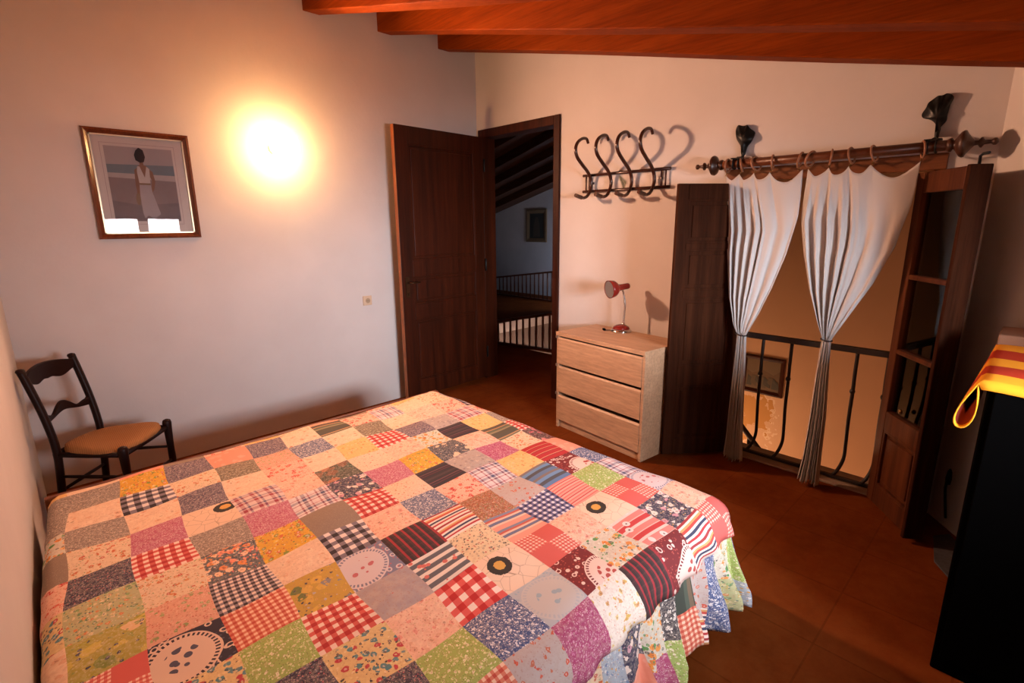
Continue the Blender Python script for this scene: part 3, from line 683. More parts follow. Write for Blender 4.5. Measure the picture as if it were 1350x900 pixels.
pr([(.39,.30),(.45,.26),(.455,.34),(.43,.50),(.415,.68),(.385,.68),(.375,.5)], 6, 4)   # left arm
pr([(.60,.27),(.66,.32),(.68,.45),(.645,.56),(.61,.60),(.60,.56),(.63,.44),(.60,.36)], 6, 4)  # right arm
pr([(.44,.25),(.50,.22),(.57,.24),(.62,.28),(.60,.48),(.44,.48),(.42,.30)], 7, 4)   # back
pr([(.44,.25),(.475,.25),(.53,.40),(.575,.25),(.615,.28),(.60,.49),(.435,.49),(.425,.32)], 8, 5)   # bodice
pr([(.435,.48),(.60,.48),(.61,.60),(.69,.90),(.58,.97),(.50,.92),(.44,.96),(.42,.88),(.42,.62)], 9, 6)   # skirt
pr([(.435,.475),(.60,.475),(.60,.50),(.435,.50)], 10, 7)
pr([(.485,.18),(.535,.18),(.54,.25),(.48,.25)], 10, 4)
pr([(.45,.04),(.50,.0),(.56,.03),(.58,.12),(.55,.19),(.49,.20),(.43,.17),(.42,.10)], 11, 8)   # dark hair
pr([(.365,.62),(.41,.62),(.42,.70),(.40,.78),(.36,.77),(.345,.69)], 11, 7)   # hat in the hand
obj('print', bm, [plain('print_haze', (.42,.34,.33,1), .9, var=.05), plain('print_sea', (.22,.24,.26,1), .9), plain('print_foam', (.50,.40,.37,1), .9), plain('print_sand', (.30,.22,.21,1), .9), plain('print_skin', (.30,.15,.10,1), .9), plain('print_white_top', (.58,.48,.44,1), .9), plain('print_dress', (.42,.35,.35,1), .9), plain('print_straw', (.28,.18,.12,1), .9), plain('print_hair', (.05,.035,.035,1), .9), plain('print_sand_dark', (.24,.18,.18,1), .9)], t, recalc=False)
bm = NB(); quad(bm, o, XU, ZZ, NY, .036, W_-.036, .036, H_-.036, .012, 0); obj('glass', bm, M['glass'], t, recalc=False)

# socket
sk = thing('power_socket', (2.168, YA, .96), 'cream square power socket on the wall left of the open door', 'socket')
bm = NB(); box(bm, (2.126, YA-.012, .918), (2.208, YA-.0, 1.0)); obj('face_plate', bm, M['cream'], sk, bevel=.004)
bm = NB(); lathe(bm, [(.020,0),(.022,.004),(.018,.004),(.016,.001)], (2.167, YA-.012, .959), NY, 20); lathe(bm, [(.003,0),(.003,.002)], (2.160,YA-.0135,.959), NY, 8, 1); lathe(bm, [(.003,0),(.003,.002)], (2.174,YA-.0135,.959), NY, 8, 1)
obj('socket_ring', bm, [plain('cream_shadow', (.42,.31,.20,1), .4), M['iron']], sk)

# ------------------------------------------------------------------ wall lamp
wl = thing('wall_lamp', (1.515, YA, 2.15), 'dazzling round wall lamp glowing beside the framed beach print', 'lamp')
bm = NB(); lathe(bm, [(.045,0),(.045,.012),(.012,.016),(.012,.07)], (1.515, YA, 2.15), NY, 24); obj('wall_plate', bm, M['cream'], wl)
WARM = (1, .51, .30, 1)
bm = NB(); lathe(bm, [(.001,-.045),(.022,-.040),(.038,-.022),(.044,0),(.044,.012),(.03,.03),(.012,.045)], (1.515, YA-.125, 2.15), NY, 24); obj('bulb', bm, emit('bulb_glow', (1,.49,.18,1), 390), wl)
bm = NB(); prof = [(.098,0)] + [(.098*math.cos(a*PI/24), .001+.030*math.sin(a*PI/24)) for a in range(0, 12)]
lathe(bm, prof, (1.515, YA-.185, 2.15), NY, 32); obj('diffuser', bm, emit('diffuser_glow', WARM, 1400), wl)
bm = NB(); lathe(bm, [(.01,-.006),(.099,-.006),(.102,-.004),(.102,.030),(.0990,.030),(.0985,-.001),(.01,-.001)], (1.515, YA-.185, 2.15), NY, 32); obj('shade_rim', bm, emit('opal_rim_glow', (1,.72,.42,1), 5), wl)

# ------------------------------------------------------------------ bed
bed = thing('bed', (1.0, 1.75, 0), 'wide low bed filling the near half of the room under the patchwork cover', 'bed')
TOP = .478; X0, X1, Y0, Y1 = -.085, 1.98, .74, 2.755
bm = NB(); box(bm, (X0+.03, Y0+.03, .26), (X1-.03, Y1-.03, TOP-.02)); obj('mattress', bm, plain('mattress_ticking', (.6,.56,.5,1), .9), bed, bevel=.05, segs=4)
bm = NB(); box(bm, (X0+.02, Y1+.012, .22), (X1-.02, Y1+.042, .488)); box(bm, (X0+.02, Y0+.04, .2), (X1-.04, Y0+.07, .27)); box(bm, (X1-.07, Y0+.04, .2), (X1-.04, Y1, .27)); box(bm, (X0+.02, Y0+.04, .2), (X0+.05, Y1, .27)); obj('bed_frame', bm, M['railwood'], bed, bevel=.004)
for x in (X0+.08, X1-.12):
    for y in (Y0+.1, Y1-.06):
        bm = NB(); box(bm, (x-.03, y-.03, 0), (x+.03, y+.03, .22)); obj('leg', bm, M['railwood'], bed, bevel=.004)

# patchwork bedspread -------------------------------------------------
RX0, RX1, RY0, RY1 = X0+.075, 1.885, .825, Y1-.03      # flat area; beyond it the cloth rolls over
RR = .115; AM = math.radians(80)
def fold(amp, s, d): return amp*math.sin(s)*max(0, min(1, d))
def drape(X, Y, drop_lift=0., ruff=0., amp=.03):
    rx0 = max(-.060-.068*(2.70-Y), -.078-.0243*(YA-Y)+.018) + .05
    nx = min(max(X, rx0), RX1); ny = min(max(Y, RY0), RY1)
    dx, dy = X-nx, Y-ny; d = math.hypot(dx, dy)
    und = .004*math.sin(X*9+Y*4) + .003*math.sin(X*17-Y*13) + .003*math.sin(Y*21+X*3)
    if d < 1e-6: return Vector((X, Y, TOP+.022+und)), 0, None
    n = Vector((dx/d, dy/d)); R2 = RR if (dy < 0 or dx > 0) else .05
    if dx < 0 and dy >= 0: R2 = .05
    if dx < 0 and abs(dx) > abs(dy): R2 = .05
    am = AM if not (dx < 0 and abs(dx) > abs(dy)) else math.radians(88)
    if dy > 0: am = math.radians(88)
    a = min(d/R2, am); h_ = R2*math.sin(a); z = R2*(1-math.cos(a)); ex = d - R2*am
    if ex > 0: h_ += ex*math.cos(am); z += ex*math.sin(am)
    if ruff and ex > 0:
        if dx > 0 and dy < 0: s = RX1*1 + math.atan2(-dx, dy)*0 + (math.atan2(dx, -dy))*.34
        elif dy < 0: s = nx
        else: s = RX1 + PI/2*.34 + (ny-RY0)
        k = min(1, ex/.30)
        h_ += ruff*amp*k*(math.sin(s*47+1.3) + .5*math.sin(s*83+.4)) + .05*k*k
    return Vector((nx + n.x*h_, ny + n.y*h_, max(TOP+.022 - z + und*max(0, 1-d*6), .03))), d, n
CS = .173; CY = .1725; SUB = 7
def nominal(i, j):
    y = 2.705 - CY*j; return (.007 + CS*i + .07*(y-2.7), y)
bm = NB(); uvl = bm.loops.layers.uv.new('UVMap')
I0, I1, J0, J1 = -2, 12, -1, 12
grid = {}
for a in range((I1-I0)*SUB+1):
    for b in range((J1-J0)*SUB+1):
        i = I0 + a/SUB; j = J0 + b/SUB
        X, Y = nominal(i, j)
        fi, fj = i-math.floor(i), j-math.floor(j)
        wob = .006*math.sin(j*2.1+math.floor(i)*1.7) ; X += wob*1.; Y += .005*math.sin(i*1.9+math.floor(j))*(1 if fj not in (0,) else 1)
        p, d, n = drape(X, Y)
        puff = .0035*(math.sin(PI*fi)**.5)*(math.sin(PI*fj)**.5) if 0 < fi < 1 and 0 < fj < 1 else 0
        if n is None: p.z += puff
        elif d > .05: p.x += n.x*.008*math.sin(X*40+Y*31)*min(1, (d-.05)*10); p.y += n.y*.008*math.sin(X*40+Y*31)*min(1, (d-.05)*10)
        grid[a, b] = bm.verts.new(p)
for a in range((I1-I0)*SUB):
    for b in range((J1-J0)*SUB):
        ci = I0 + a//SUB; cj = J0 + b//SUB
        if cj < 0 and (b % SUB) < SUB-3: continue
        row = ROWS[max(cj, 0)]; code = row[max(0, min(12, ci+1))] if ci >= -1 else ['GY','TF','PK','RG','TP','CR'][cj % 6]
        if cj < 0: code = ['CR','PK','TP','RF','YFp'][ci % 5]
        f = faces(bm, [grid[a,b], grid[a,b+1], grid[a+1,b+1], grid[a+1,b]], MI[code], True)
        if f:
            for lp, (aa, bb) in zip(f.loops, ((a,b),(a,b+1),(a+1,b+1),(a+1,b))):
                lp[uvl].uv = (I0+aa/SUB + 20, -(J0+bb/SUB) + 40)
bs = thing('bedspread', (1.0, 1.75, TOP), 'multicoloured patchwork bedspread with a frilled hem over the bed', 'bedspread')
q = obj('patchwork', bm, FM, bs, solid=.004)
# ruffled skirt hanging under the patchwork edge, as strips of other prints
SK = ['GB','MC','GF','YW','NV','BL','PF','GB','MC','OF','GB','NV','OG','MC','DG','GRo','BL','OG','GN','BLg','PK','MG','GN','RS','ST','BL','GF']
bm = NB(); uvl = bm.loops.layers.uv.new('UVMap'); rnd = random.Random(3)
per = []   # perimeter samples: (x,y on the flat outline, outward n, s)
stp = .012; s = 0
nF = int((RX1-RX0)/stp)
for k in range(nF): per.append((RX0+(RX1-RX0)*k/nF, RY0, 0, -1, (RX1-RX0)*k/nF))
s0 = RX1-RX0; nC = 46; rc = .34
for k in range(nC): a = PI/2*k/nC; per.append((RX1, RY0, math.sin(a), -math.cos(a), s0+a*rc))
s1 = s0 + PI/2*rc; nS = int((RY1-RY0)/stp)
for k in range(nS): per.append((RX1, RY0+(RY1-RY0)*k/nS, 1, 0, s1+(RY1-RY0)*k/nS))
DN = 22; g2 = []
PWD = .105
for (x, y, ux, uy, s) in per:
    col = []
    hem = .475 + .018*math.sin(s*7+1) + .012*math.sin(s*19)
    isC = abs(ux) > .01 and abs(uy) > .01
    for r in range(DN+1):
        d = .10 + (hem-.10)*r/DN
        a = min(d/RR, AM); h_ = RR*math.sin(a)-.012; z = RR*(1-math.cos(a)); ex = d-RR*AM
        if ex > 0:
            h_ += ex*math.cos(AM)*.6; z += ex*math.sin(AM); k = min(1, ex/.26)
            ph = s + .25*ex*math.sin(s*6)
            fl = math.sin(ph*52+1.3) + .45*math.sin(ph*91+.4) + .3*math.sin(ph*23)
            h_ += .026*k*fl + .034*k*k + (.006*k if isC else 0)
        tx, ty = -uy, ux
        sw = .010*math.sin(s*37)*min(1, max(0, ex)/.2)
        col.append(bm.verts.new((x+ux*h_+tx*sw, y+uy*h_+ty*sw, max(TOP+.012-z, .035))))
    g2.append(col)
for k in range(len(g2)-1):
    s = per[k][4]; pidx = int(s/PWD)
    for r in range(DN):
        d = .10 + .375*(r+.5)/DN
        ri = 0 if d < .375 - .03*((pidx*7) % 3) else 1
        code = SK[(pidx + (0 if ri == 0 else 9)) % len(SK)]
        f = faces(bm, [g2[k][r], g2[k+1][r], g2[k+1][r+1], g2[k][r+1]], MI[code], True)
        sn = per[k+1][4]
        for lp, (ss, dd) in zip(f.loops, ((s, r), (sn, r), (sn, r+1), (s, r+1))):
            lp[uvl].uv = (ss/CS + 7.3*pidx, -dd*.375/DN/CS + 30)
obj('ruffle', bm, FM, bs, solid=.003)

# ------------------------------------------------------------------ chair
def chair():
    c0 = Vector((.245, 3.50, 0)); f = Vector((.76, -.65, 0)).normalized(); s = Vector((.65, .76, 0)).normalized()
    t = thing('dining_chair', c0, 'dark ladder-back chair with a round rush seat in the corner behind the bed', 'chair')
    P = lambda a, b, z: c0 + s*a + f*b + vec(0,0,z)      # a: to the chair's left side (+s), b: forwards
    for sg in (-1, 1):
        bm = NB(); pts = spline([P(sg*.165,-.215,0), P(sg*.163,-.19,.22), P(sg*.160,-.175,.44), P(sg*.162,-.195,.62), P(sg*.166,-.235,.80), P(sg*.168,-.258,.885)], 4)
        tube(bm, pts, [.0205]*len(pts), 8, flat=(1.15, .9)); lathe(bm, [(.018,0),(.021,.004),(.017,.014),(.006,.018)], P(sg*.168,-.259,.882), (0,0,1), 12); obj('back_post', bm, M['chairwood'], t)
        bm = NB(); lathe(bm, [(.013,0),(.017,.03),(.020,.12),(.018,.30),(.022,.42),(.024,.452),(.020,.468),(.008,.474)], P(sg*.195,.185,0), (0,0,1), 14); obj('front_leg', bm, M['chairwood'], t)
    # top rail: curved, with scalloped lower edge
    def slat(zc, amp, up, lo, name):
        bm = NB(); N = 28; fr, bk = [], []
        for k in range(N+1):
            u = -1+2*k/N; bow = -.035*(1-u*u)
            zt, zb = up(u), lo(u); lean = -.232 - .055*((zc-.80)/.2)
            for z, lst in ((zt, fr), (zb, bk)): pass
            a = P(u*.160, lean+bow-.010, 0); b = P(u*.160, lean+bow+.010, 0)
            fr.append((bm.verts.new(a+vec(0,0,zt)), bm.verts.new(a+vec(0,0,zb)), bm.verts.new(b+vec(0,0,zb)), bm.verts.new(b+vec(0,0,zt))))
        for k in range(N):
            A, B = fr[k], fr[k+1]
            for q in range(4): faces(bm, [A[q], A[(q+1) % 4], B[(q+1) % 4], B[q]], 0, False)
        faces(bm, list(fr[0])); faces(bm, list(fr[-1])[::-1]); obj(name, bm, M['chairwood'], t, bevel=.004)
    slat(.84, 0, lambda u: .868+.026*(1-u*u), lambda u: .800 + .014*math.cos(u*PI*2) - .012*math.exp(-(u/.16)**2) + .012*abs(u), 'top_rail')
    slat(.66, 0, lambda u: .640 + .034*math.exp(-(u/.30)**2) + .012*(abs(u) > .86) - .020*math.exp(-((abs(u)-.55)/.2)**2), lambda u: .598 + .022*math.exp(-(u/.45)**2), 'mid_rail')
    # seat: rounded trapezoid, domed
    bm = NB(); rim = []
    cor = [P(-.165,-.185,0), P(.165,-.185,0), P(.205,.195,0), P(-.205,.195,0)]
    N = 40; cen = P(0, .005, 0)
    def rimpt(k):
        a = 2*PI*k/N; ca, sa = math.cos(a), math.sin(a); e = 3.2
        r = (abs(ca)**e + abs(sa)**e)**(-1/e); wx = .190 + .022*sa*r
        return P(ca*r*wx, .005+sa*r*.192, 0)
    rings = []
    for rr, z in ((1.0,.425),(1.015,.440),(.99,.456),(.85,.463),(.55,.461),(.25,.455)):
        rings.append([bm.verts.new(cen.lerp(rimpt(k), rr)*1 + vec(0,0,z + (.006*math.sin(4*PI*k/N) if rr < 1 else 0))) for k in range(N)])
    for i in range(len(rings)-1):
        for k in range(N): faces(bm, [rings[i][k], rings[i][(k+1) % N], rings[i+1][(k+1) % N], rings[i+1][k]], 0, True)
    faces(bm, rings[-1], 0, True); faces(bm, rings[0][::-1], 0)
    obj('seat', bm, M['rush'], t)
    for (a, b) in (((-.195,.185),(.195,.185)), ((-.195,.185),(-.163,-.185)), ((.195,.185),(.163,-.185)), ((-.163,-.185),(.163,-.185))):
        for z, r in ((.425, .017), (.30 if a[1] != b[1] else .22, .010)):
            bm = NB(); tube(bm, [P(a[0],a[1],z), P((a[0]+b[0])/2,(a[1]+b[1])/2,z), P(b[0],b[1],z)], [r*.8, r, r*.8], 8); obj('seat_rail' if z > .4 else 'stretcher', bm, M['chairwood'], t)
chair()

# ------------------------------------------------------------------ chest of drawers
A_ = Vector((2.955, 2.562, 0)); B_ = Vector((2.866, 1.722, 0)); Ud = (B_-A_).normalized(); Wd = (B_-A_).length; Dd = Vector((-Ud.y, Ud.x, 0))
if Dd.x < 0: Dd = -Dd
cd = thing('chest_of_drawers', A_.lerp(B_, .5)+Dd*.24, 'birch three-drawer chest standing under the coat rack by the doorway', 'chest of drawers')
def db(bm, u0, u1, d0, d1, z0, z1, mi=0):
    obox(bm, A_+Ud*(u0+u1)/2+Dd*(d0+d1)/2+vec(0,0,(z0+z1)/2), Ud, Dd, (0,0,1), (u1-u0)/2, (d1-d0)/2, (z1-z0)/2, mi)
DEP = .45
bm = NB(); db(bm, 0, .022, .004, DEP, 0, .752); db(bm, Wd-.022, Wd, .004, DEP, 0, .752); db(bm, .022, Wd-.022, DEP-.01, DEP, .02, .752); db(bm, .022, Wd-.022, .03, DEP-.02, .03, .05); db(bm, .022, Wd-.022, .022, .04, 0, .055)
obj('carcass', bm, M['birch'], cd, bevel=.0015)
bm = NB(); db(bm, -.003, Wd+.003, -.006, DEP+.004, .752, .782); obj('top', bm, M['birch'], cd, bevel=.003)
for k, (z0, z1) in enumerate(((.530,.738), (.300,.508), (.065,.270))):
    bm = NB()
    pts = [(0, z0), (0, z1-.012), (.010, z1), (.018, z1), (.018, z0)]
    extr(bm, pts, A_+Ud*.024, Dd, (0,0,1), Ud, Wd-.048)
    dr = obj('drawer_front', bm, M['birch'], cd)
    bm = NB(); db(bm, .03, Wd-.03, .02, .40, z0+.01, z1-.03); obj('drawer_box', bm, M['birch_dark'], dr)
for z in (.742, .517, .285):
    bm = NB(); db(bm, -.004, .006, -.006, .01, z-.010, z+.008); obj('edge_notch', bm, M['birch_dark'], cd)

# desk lamp ------------------------------------------------------------
lc = Vector((3.300, 2.205, .782))
dl = thing('desk_lamp', lc, 'small red desk lamp with a chrome gooseneck on the birch chest', 'lamp')
bm = NB(); lathe(bm, [(.080,0),(.081,.006),(.074,.016),(.066,.022)], lc, (0,0,1), 32); obj('base_rim', bm, M['chrome'], dl)
bm = NB(); lathe(bm, [(.067,.021),(.060,.036),(.040,.048),(.020,.054),(.004,.055)], lc, (0,0,1), 32); obj('base', bm, M['red'], dl)
nb = lc+vec(.012,-.012,.05)
pts = spline([nb, nb+vec(.002,-.002,.07), nb+vec(.004,-.004,.15), nb+vec(.000,.004,.225), nb+vec(-.01,.012,.268)], 8)
bm = NB(); tube(bm, pts, [.0065+.001*(k % 2) for k in range(len(pts))], 10); lathe(bm, [(.011,0),(.011,.016),(.007,.02)], nb-vec(0,0,.002), (0,0,1), 14); obj('gooseneck', bm, M['chrome'], dl)
ax = Vector((-1.0, .42, -.12)).normalized(); hc = pts[-1]+vec(0,0,.026)-ax*.045
bm = NB(); prof = [(.004,-.008),(.020,-.006),(.023,.004),(.023,.05),(.027,.085),(.048,.105),(.062,.125),(.066,.150),(.068,.168),(.064,.168),(.060,.150),(.046,.118),(.022,.098)]
lathe(bm, prof, hc, ax, 32); hd = obj('lamp_shade', bm, M['red'], dl)
bm = NB(); lathe(bm, [(.064,.164),(.061,.150),(.045,.116),(.02,.096),(.004,.094)], hc-ax*-.001, ax, 28); obj('reflector', bm, plain('brushed_inside', (.42,.44,.47,1), .35, .6), hd)
bm = NB(); lathe(bm, [(.012,.095),(.014,.110),(.024,.128),(.024,.140),(.014,.152),(.004,.155)], hc, ax, 20); obj('bulb', bm, plain('frosted_bulb', (.6,.6,.6,1), .3), hd)
bm = NB(); pw = lc+vec(-.06,.085,.004); tube(bm, spline([lc+vec(-.03,.07,.004), lc+vec(-.045,.09,.004), pw+vec(-.0,.02,0)], 4), .003, 6)
obox(bm, pw+vec(-.004,.028,.005), (.6,.8,0), (-.8,.6,0), (0,0,1), .018, .009, .007); obj('switch', bm, M['black'], dl, bevel=.002)

# ------------------------------------------------------------------ coat rack
cr = thing('coat_rack', (XB, 2.33, 1.85), 'dark bentwood coat rack with four S-shaped hooks on the white wall', 'coat rack')
for z in (1.972, 1.848):
    bm = NB(); tube(bm, [(XB-.022, 2.715, z), (XB-.022, 2.33, z), (XB-.022, 1.94, z)], .0115, 10); obj('rail', bm, M['bentwood'], cr)
for y in (2.685, 2.65, 2.01, 1.975):
    bm = NB(); tube(bm, [(XB-.022, y, 1.972), (XB-.022, y, 1.848)], .006, 8); obj('spindle', bm, M['bentwood'], cr)
for y in (2.60, 1.99):
    bm = NB(); lathe(bm, [(.01,0),(.008,.02)], (XB, y+.03, 1.91), NX, 10); obj('wall_fixing', bm, M['bentwood'], cr)
prof = [(3.375,2.205),(3.352,2.236),(3.300,2.232),(3.245,2.200),(3.222,2.15),(3.242,2.095),(3.310,2.040),(3.380,1.990),(3.421,1.935),(3.424,1.875),(3.385,1.815),(3.335,1.795),(3.285,1.800),(3.232,1.812)]
for y in (2.625, 2.435, 2.25, 2.06):
    pts = spline([(x, y, z) for x, z in prof], 5); n_ = len(pts)
    bm = NB(); rs = [.0105+.003*math.sin(PI*k/(n_-1)) + (.005 if k > n_-9 else 0) for k in range(n_)]; tube(bm, pts, rs, 10); obj('hook', bm, M['bentwood'], cr)
# dried fern sprig tucked behind the rack
fn = NB(); base = Vector((XB-.005, 2.325, 1.872))
tube(fn, spline([base, base+vec(0,.025,.035), base+vec(0,.055,.075)], 4), .0012, 5)
for k in range(9):
    p = base + vec(0, .055*k/9, .075*k/9)
    for sg in (-1, 1):
        L = .034*(1-k/12); q = p + vec(-.001, sg*.5*L+.3*L, -sg*.9*L+.5*L)
        faces(fn, [fn.verts.new(p), fn.verts.new(p.lerp(q,.5)+vec(0,.003,.002)), fn.verts.new(q), fn.verts.new(p.lerp(q,.5)-vec(0,.002,.003))])
tag(obj('fern_sprig', fn, plain('dry_green', (.10,.12,.06,1), .8), loc=base, solid=.0006), 'tiny dried fern sprig on the wall between the rails of the coat rack', 'plant')

# ------------------------------------------------------------------ curtain rod, brackets, rings
RXX, RZ = 3.345, 1.953
rod = thing('curtain_rod', (RXX, .96, RZ), 'brown wooden curtain rod with turned finials above the balcony opening', 'curtain rod')
bm = NB(); tube(bm, [(RXX, 1.54, RZ), (RXX, .96, RZ), (RXX, .40, RZ)], .025, 20); obj('pole', bm, M['rod'], rod)
for sg, y, nm in ((1, 1.53, 'left'), (-1, .412, 'right')):
    bm = NB(); lathe(bm, [(.026,-.01),(.032,0),(.032,.008),(.020,.016),(.034,.026),(.056,.040),(.062,.050),(.060,.058),(.045,.066),(.024,.082),(.012,.092),(.011,.104),(.023,.112),(.024,.118),(.011,.126),(.009,.150),(.016,.158),(.016,.168),(.005,.176)], (RXX, y, RZ), (0, sg, 0), 28)
    obj('finial', bm, M['finial'], rod)
def bracket(y, pts, label):
    """cast leaf plate (y, z outline) standing off the wall with an arm that clasps the rod"""
    t = thing('curtain_bracket', (XB, y, RZ+.03), label, 'bracket', 'leaf-shaped iron brackets of the curtain rod')
    cy = sum(p[0] for p in pts)/len(pts); bm = NB()
    P3 = spline([(0, p[0], p[1]) for p in pts+pts[:1]], 3)[:-1]
    a = [bm.verts.new((XB-.014-.012*math.sin(i*.9), p.y, p.z)) for i, p in enumerate(P3)]; b = [bm.verts.new((v_.co.x-.012, v_.co.y, v_.co.z)) for v_ in a]
    n_ = len(a); zc = RZ+.035+.11
    c1 = bm.verts.new((XB-.004, cy, zc)); c2 = bm.verts.new((XB-.050, cy, zc))
    for i in range(n_):
        k = (i+1) % n_; faces(bm, [a[i], a[k], b[k], b[i]], 0, True); faces(bm, [a[k], a[i], c1], 0, True); faces(bm, [b[i], b[k], c2], 0, True)
    obj('leaf_plate', bm, M['iron'], t)
    bm = NB(); tube(bm, [(XB-.012,cy,RZ+.15), (XB-.02,y,RZ+.09), (XB-.045,y,RZ+.045)], [.010,.009,.009], 8); tube(bm, [(XB-.05,y,RZ+.042), (RXX-.0,y,RZ+.034)], .008, 8)
    obox(bm, (RXX, y, RZ+.031), (1,0,0), (0,1,0), (0,0,1), .02, .034, .004); obj('arm', bm, M['iron'], t)
    bm = NB()
    for dy in (.016, -.016): tube(bm, [(RXX+.031*math.cos(2*PI*k/20), y+dy, RZ+.031*math.sin(2*PI*k/20)) for k in range(20)], .005, 6, True)
    obj('clasp', bm, M['iron'], t)
bracket(1.435, [(1.448,2.010),(1.456,2.058),(1.486,2.102),(1.492,2.14),(1.503,2.176),(1.482,2.194),(1.455,2.186),(1.432,2.190),(1.408,2.164),(1.383,2.137),(1.390,2.091),(1.425,2.060),(1.429,2.010)], 'small black iron leaf bracket on the wall above the left curtain')
bracket(.478, [(.489,2.010),(.486,2.055),(.513,2.091),(.545,2.103),(.556,2.128),(.539,2.153),(.532,2.180),(.505,2.199),(.485,2.200),(.468,2.209),(.437,2.187),(.448,2.158),(.451,2.113),(.453,2.082),(.471,2.053),(.471,2.010)], 'larger black iron leaf bracket with a hooked tip near the right finial')
RL = ['first wooden ring from the left on the curtain rod', 'second wooden ring from the left on the curtain rod', 'third wooden ring from the left on the curtain rod', 'fourth wooden ring from the left on the curtain rod', 'wooden ring at the right top corner of the left curtain', 'wooden ring at the left top corner of the right curtain', 'second wooden ring of the right curtain', 'third wooden ring of the right curtain', 'fourth wooden ring of the right curtain', 'brown ring clip holding the right top corner of the right curtain']
RY = [1.492, 1.405, 1.318, 1.222, 1.072, 1.018, .917, .818, .715, .512]
base_ring = None
for k, y in enumerate(RY):
    bm = NB(); tlt = random.Random(k).uniform(-.35, .35); th = .35*math.sin(k*2.3)
    pts = []
    for q in range(22):
        a = 2*PI*q/22; rr = .040
        pts.append((RXX + rr*math.cos(a)*math.cos(th), y + rr*math.cos(a)*math.sin(th) + .010*math.sin(a)*math.sin(k), RZ-.0095 + rr*math.sin(a)))
    tube(bm, pts, .0055, 8, True)
    r_ = thing('curtain_ring', (RXX, y, RZ-.0095), RL[k], 'curtain ring', 'curtain rings on the rod')
    obj('ring', bm, M['ringwood'], r_)
    bm = NB(); tube(bm, [(RXX-.002, y, RZ-.052), (RXX-.012, y, RZ-.060), (RXX-.018, y, RZ-.070)], .0025, 6); lathe(bm, [(.005,-.004),(.006,0),(.005,.004)], (RXX-.002, y, RZ-.054), (0,0,1), 10); obj('eyelet', bm, M['brass'], r_)

# ------------------------------------------------------------------ curtains
def lerp_tab(tab, z):
    for (z0, v0), (z1, v1) in zip(tab, tab[1:]):
        if z <= z0 and z >= z1:
            t = (z0-z)/(z0-z1) if z0 != z1 else 0; return v0+(v1-v0)*t
    return tab[0][1] if z > tab[0][0] else tab[-1][1]
def curtain(label, rings, L, Rr, ztie, zbot, ph, nf, group='white curtains of the balcony opening'):
    """rings: ring y positions from left (+y) to right; L,R: edge tables (z, y) top to bottom"""
    ytop = rings; NU = 150; NV = 96; XC = 3.318
    t = thing('curtain', (XC, (rings[0]+rings[-1])/2, zbot), label, 'curtain', group)
    bm = NB(); grid = []
    segn = len(rings)-1
    for v_ in range(NV+1):
        tv = v_/NV; row = []
        for u_ in range(NU+1):
            u = u_/NU; sx = u*segn; si = min(int(sx), segn-1); fr = sx-si
            gap = rings[si]-rings[si+1]
            ztop = 1.887 - min(.075, .30*gap+.012)*(math.sin(PI*fr)**.9 if 0 < fr < 1 else 0)
            # z for this row: top edge scalloped, bottom slightly uneven
            zb = zbot + .012*math.sin(u*9+ph)
            if tv <= .55: z = ztop + (ztie-ztop)*(tv/.55)
            else: z = ztie + (zb-ztie)*((tv-.55)/.45)
            zz = 1.887 + (ztie-1.887)*(tv/.55) if tv <= .55 else z
            yl, yr = lerp_tab(L, zz), lerp_tab(Rr, zz)
            # u -> y: at the top follow the rings, below spread evenly
            yt = rings[si] + (rings[si+1]-rings[si])*fr
            wt = max(0, 1-tv/.18)
            ye = yl + (yr-yl)*u
            # bunch folds towards the left, leaving a smooth right sail
            um = u**1.0
            y = yt*wt + (yl+(yr-yl)*um)*(1-wt)
            tt = abs(tv-.55)
            if tv <= .55:
                k = 1-tv/.55
                damp = .12+.88/(1+math.exp((u-.62)/.07))
                amp = (.020*min(1, tv*7)*damp)*(.35+.65*math.sin(PI*min(1, .15+k*.85)))
                fph = nf*2*PI*(1.55*u if u < .62 else .961+.55*(u-.62)) + ph
                x = XC - .012 + amp*math.sin(fph) + .006*math.sin(fph*2.1+1)*min(1, tv*5)
                x -= .02*math.sin(PI*fr)*wt*.6
                x -= .03*math.sin(PI*u)*(1-k)*k*2
            else:
                k = (tv-.55)/.45
                x = XC - .012 + (.011+.012*k)*math.sin(7*2*PI*u+ph) + .006*math.sin(15*2*PI*u+1)
                y += .004*math.sin(7*2*PI*u*1.0+ph+1.2)
            y += (.004*math.cos(nf*2*PI*u+ph)) if 0 < u < 1 else 0
            row.append(bm.verts.new((x, y, z)))
        grid.append(row)
    for a in range(NV):
        for b in range(NU): faces(bm, [grid[a][b], grid[a][b+1], grid[a+1][b+1], grid[a+1][b]], 0, True)
    obj('cloth', bm, M['curtain'], t, solid=.0012)
    yc = (lerp_tab(L, ztie)+lerp_tab(Rr, ztie))/2; hw = abs(lerp_tab(L, ztie)-lerp_tab(Rr, ztie))/2
    bm = NB(); pts = [(XC-.012+.031*math.cos(2*PI*k/24), yc+(hw+.006)*math.sin(2*PI*k/24), ztie+.004*math.sin(2*PI*k/24)) for k in range(24)]
    tube(bm, pts, .0045, 6, True); obj('tie', bm, M['iron_rail'], t)
c1L = [(1.907,1.478),(1.658,1.449),(1.422,1.439),(1.131,1.403),(.961,1.359),(.887,1.322),(.686,1.326),(.421,1.331),(.174,1.335),(.03,1.343)]
c1R = [(1.866,1.026),(1.629,1.036),(1.411,1.078),(1.203,1.139),(1.03,1.203),(.894,1.264),(.70,1.252),(.444,1.238),(.207,1.226),(.05,1.213)]
c2L = [(1.866,1.025),(1.629,1.027),(1.414,.988),(1.219,.939),(1.047,.879),(.932,.834),(.733,.844),(.446,.849),(.194,.859),(.034,.877)]
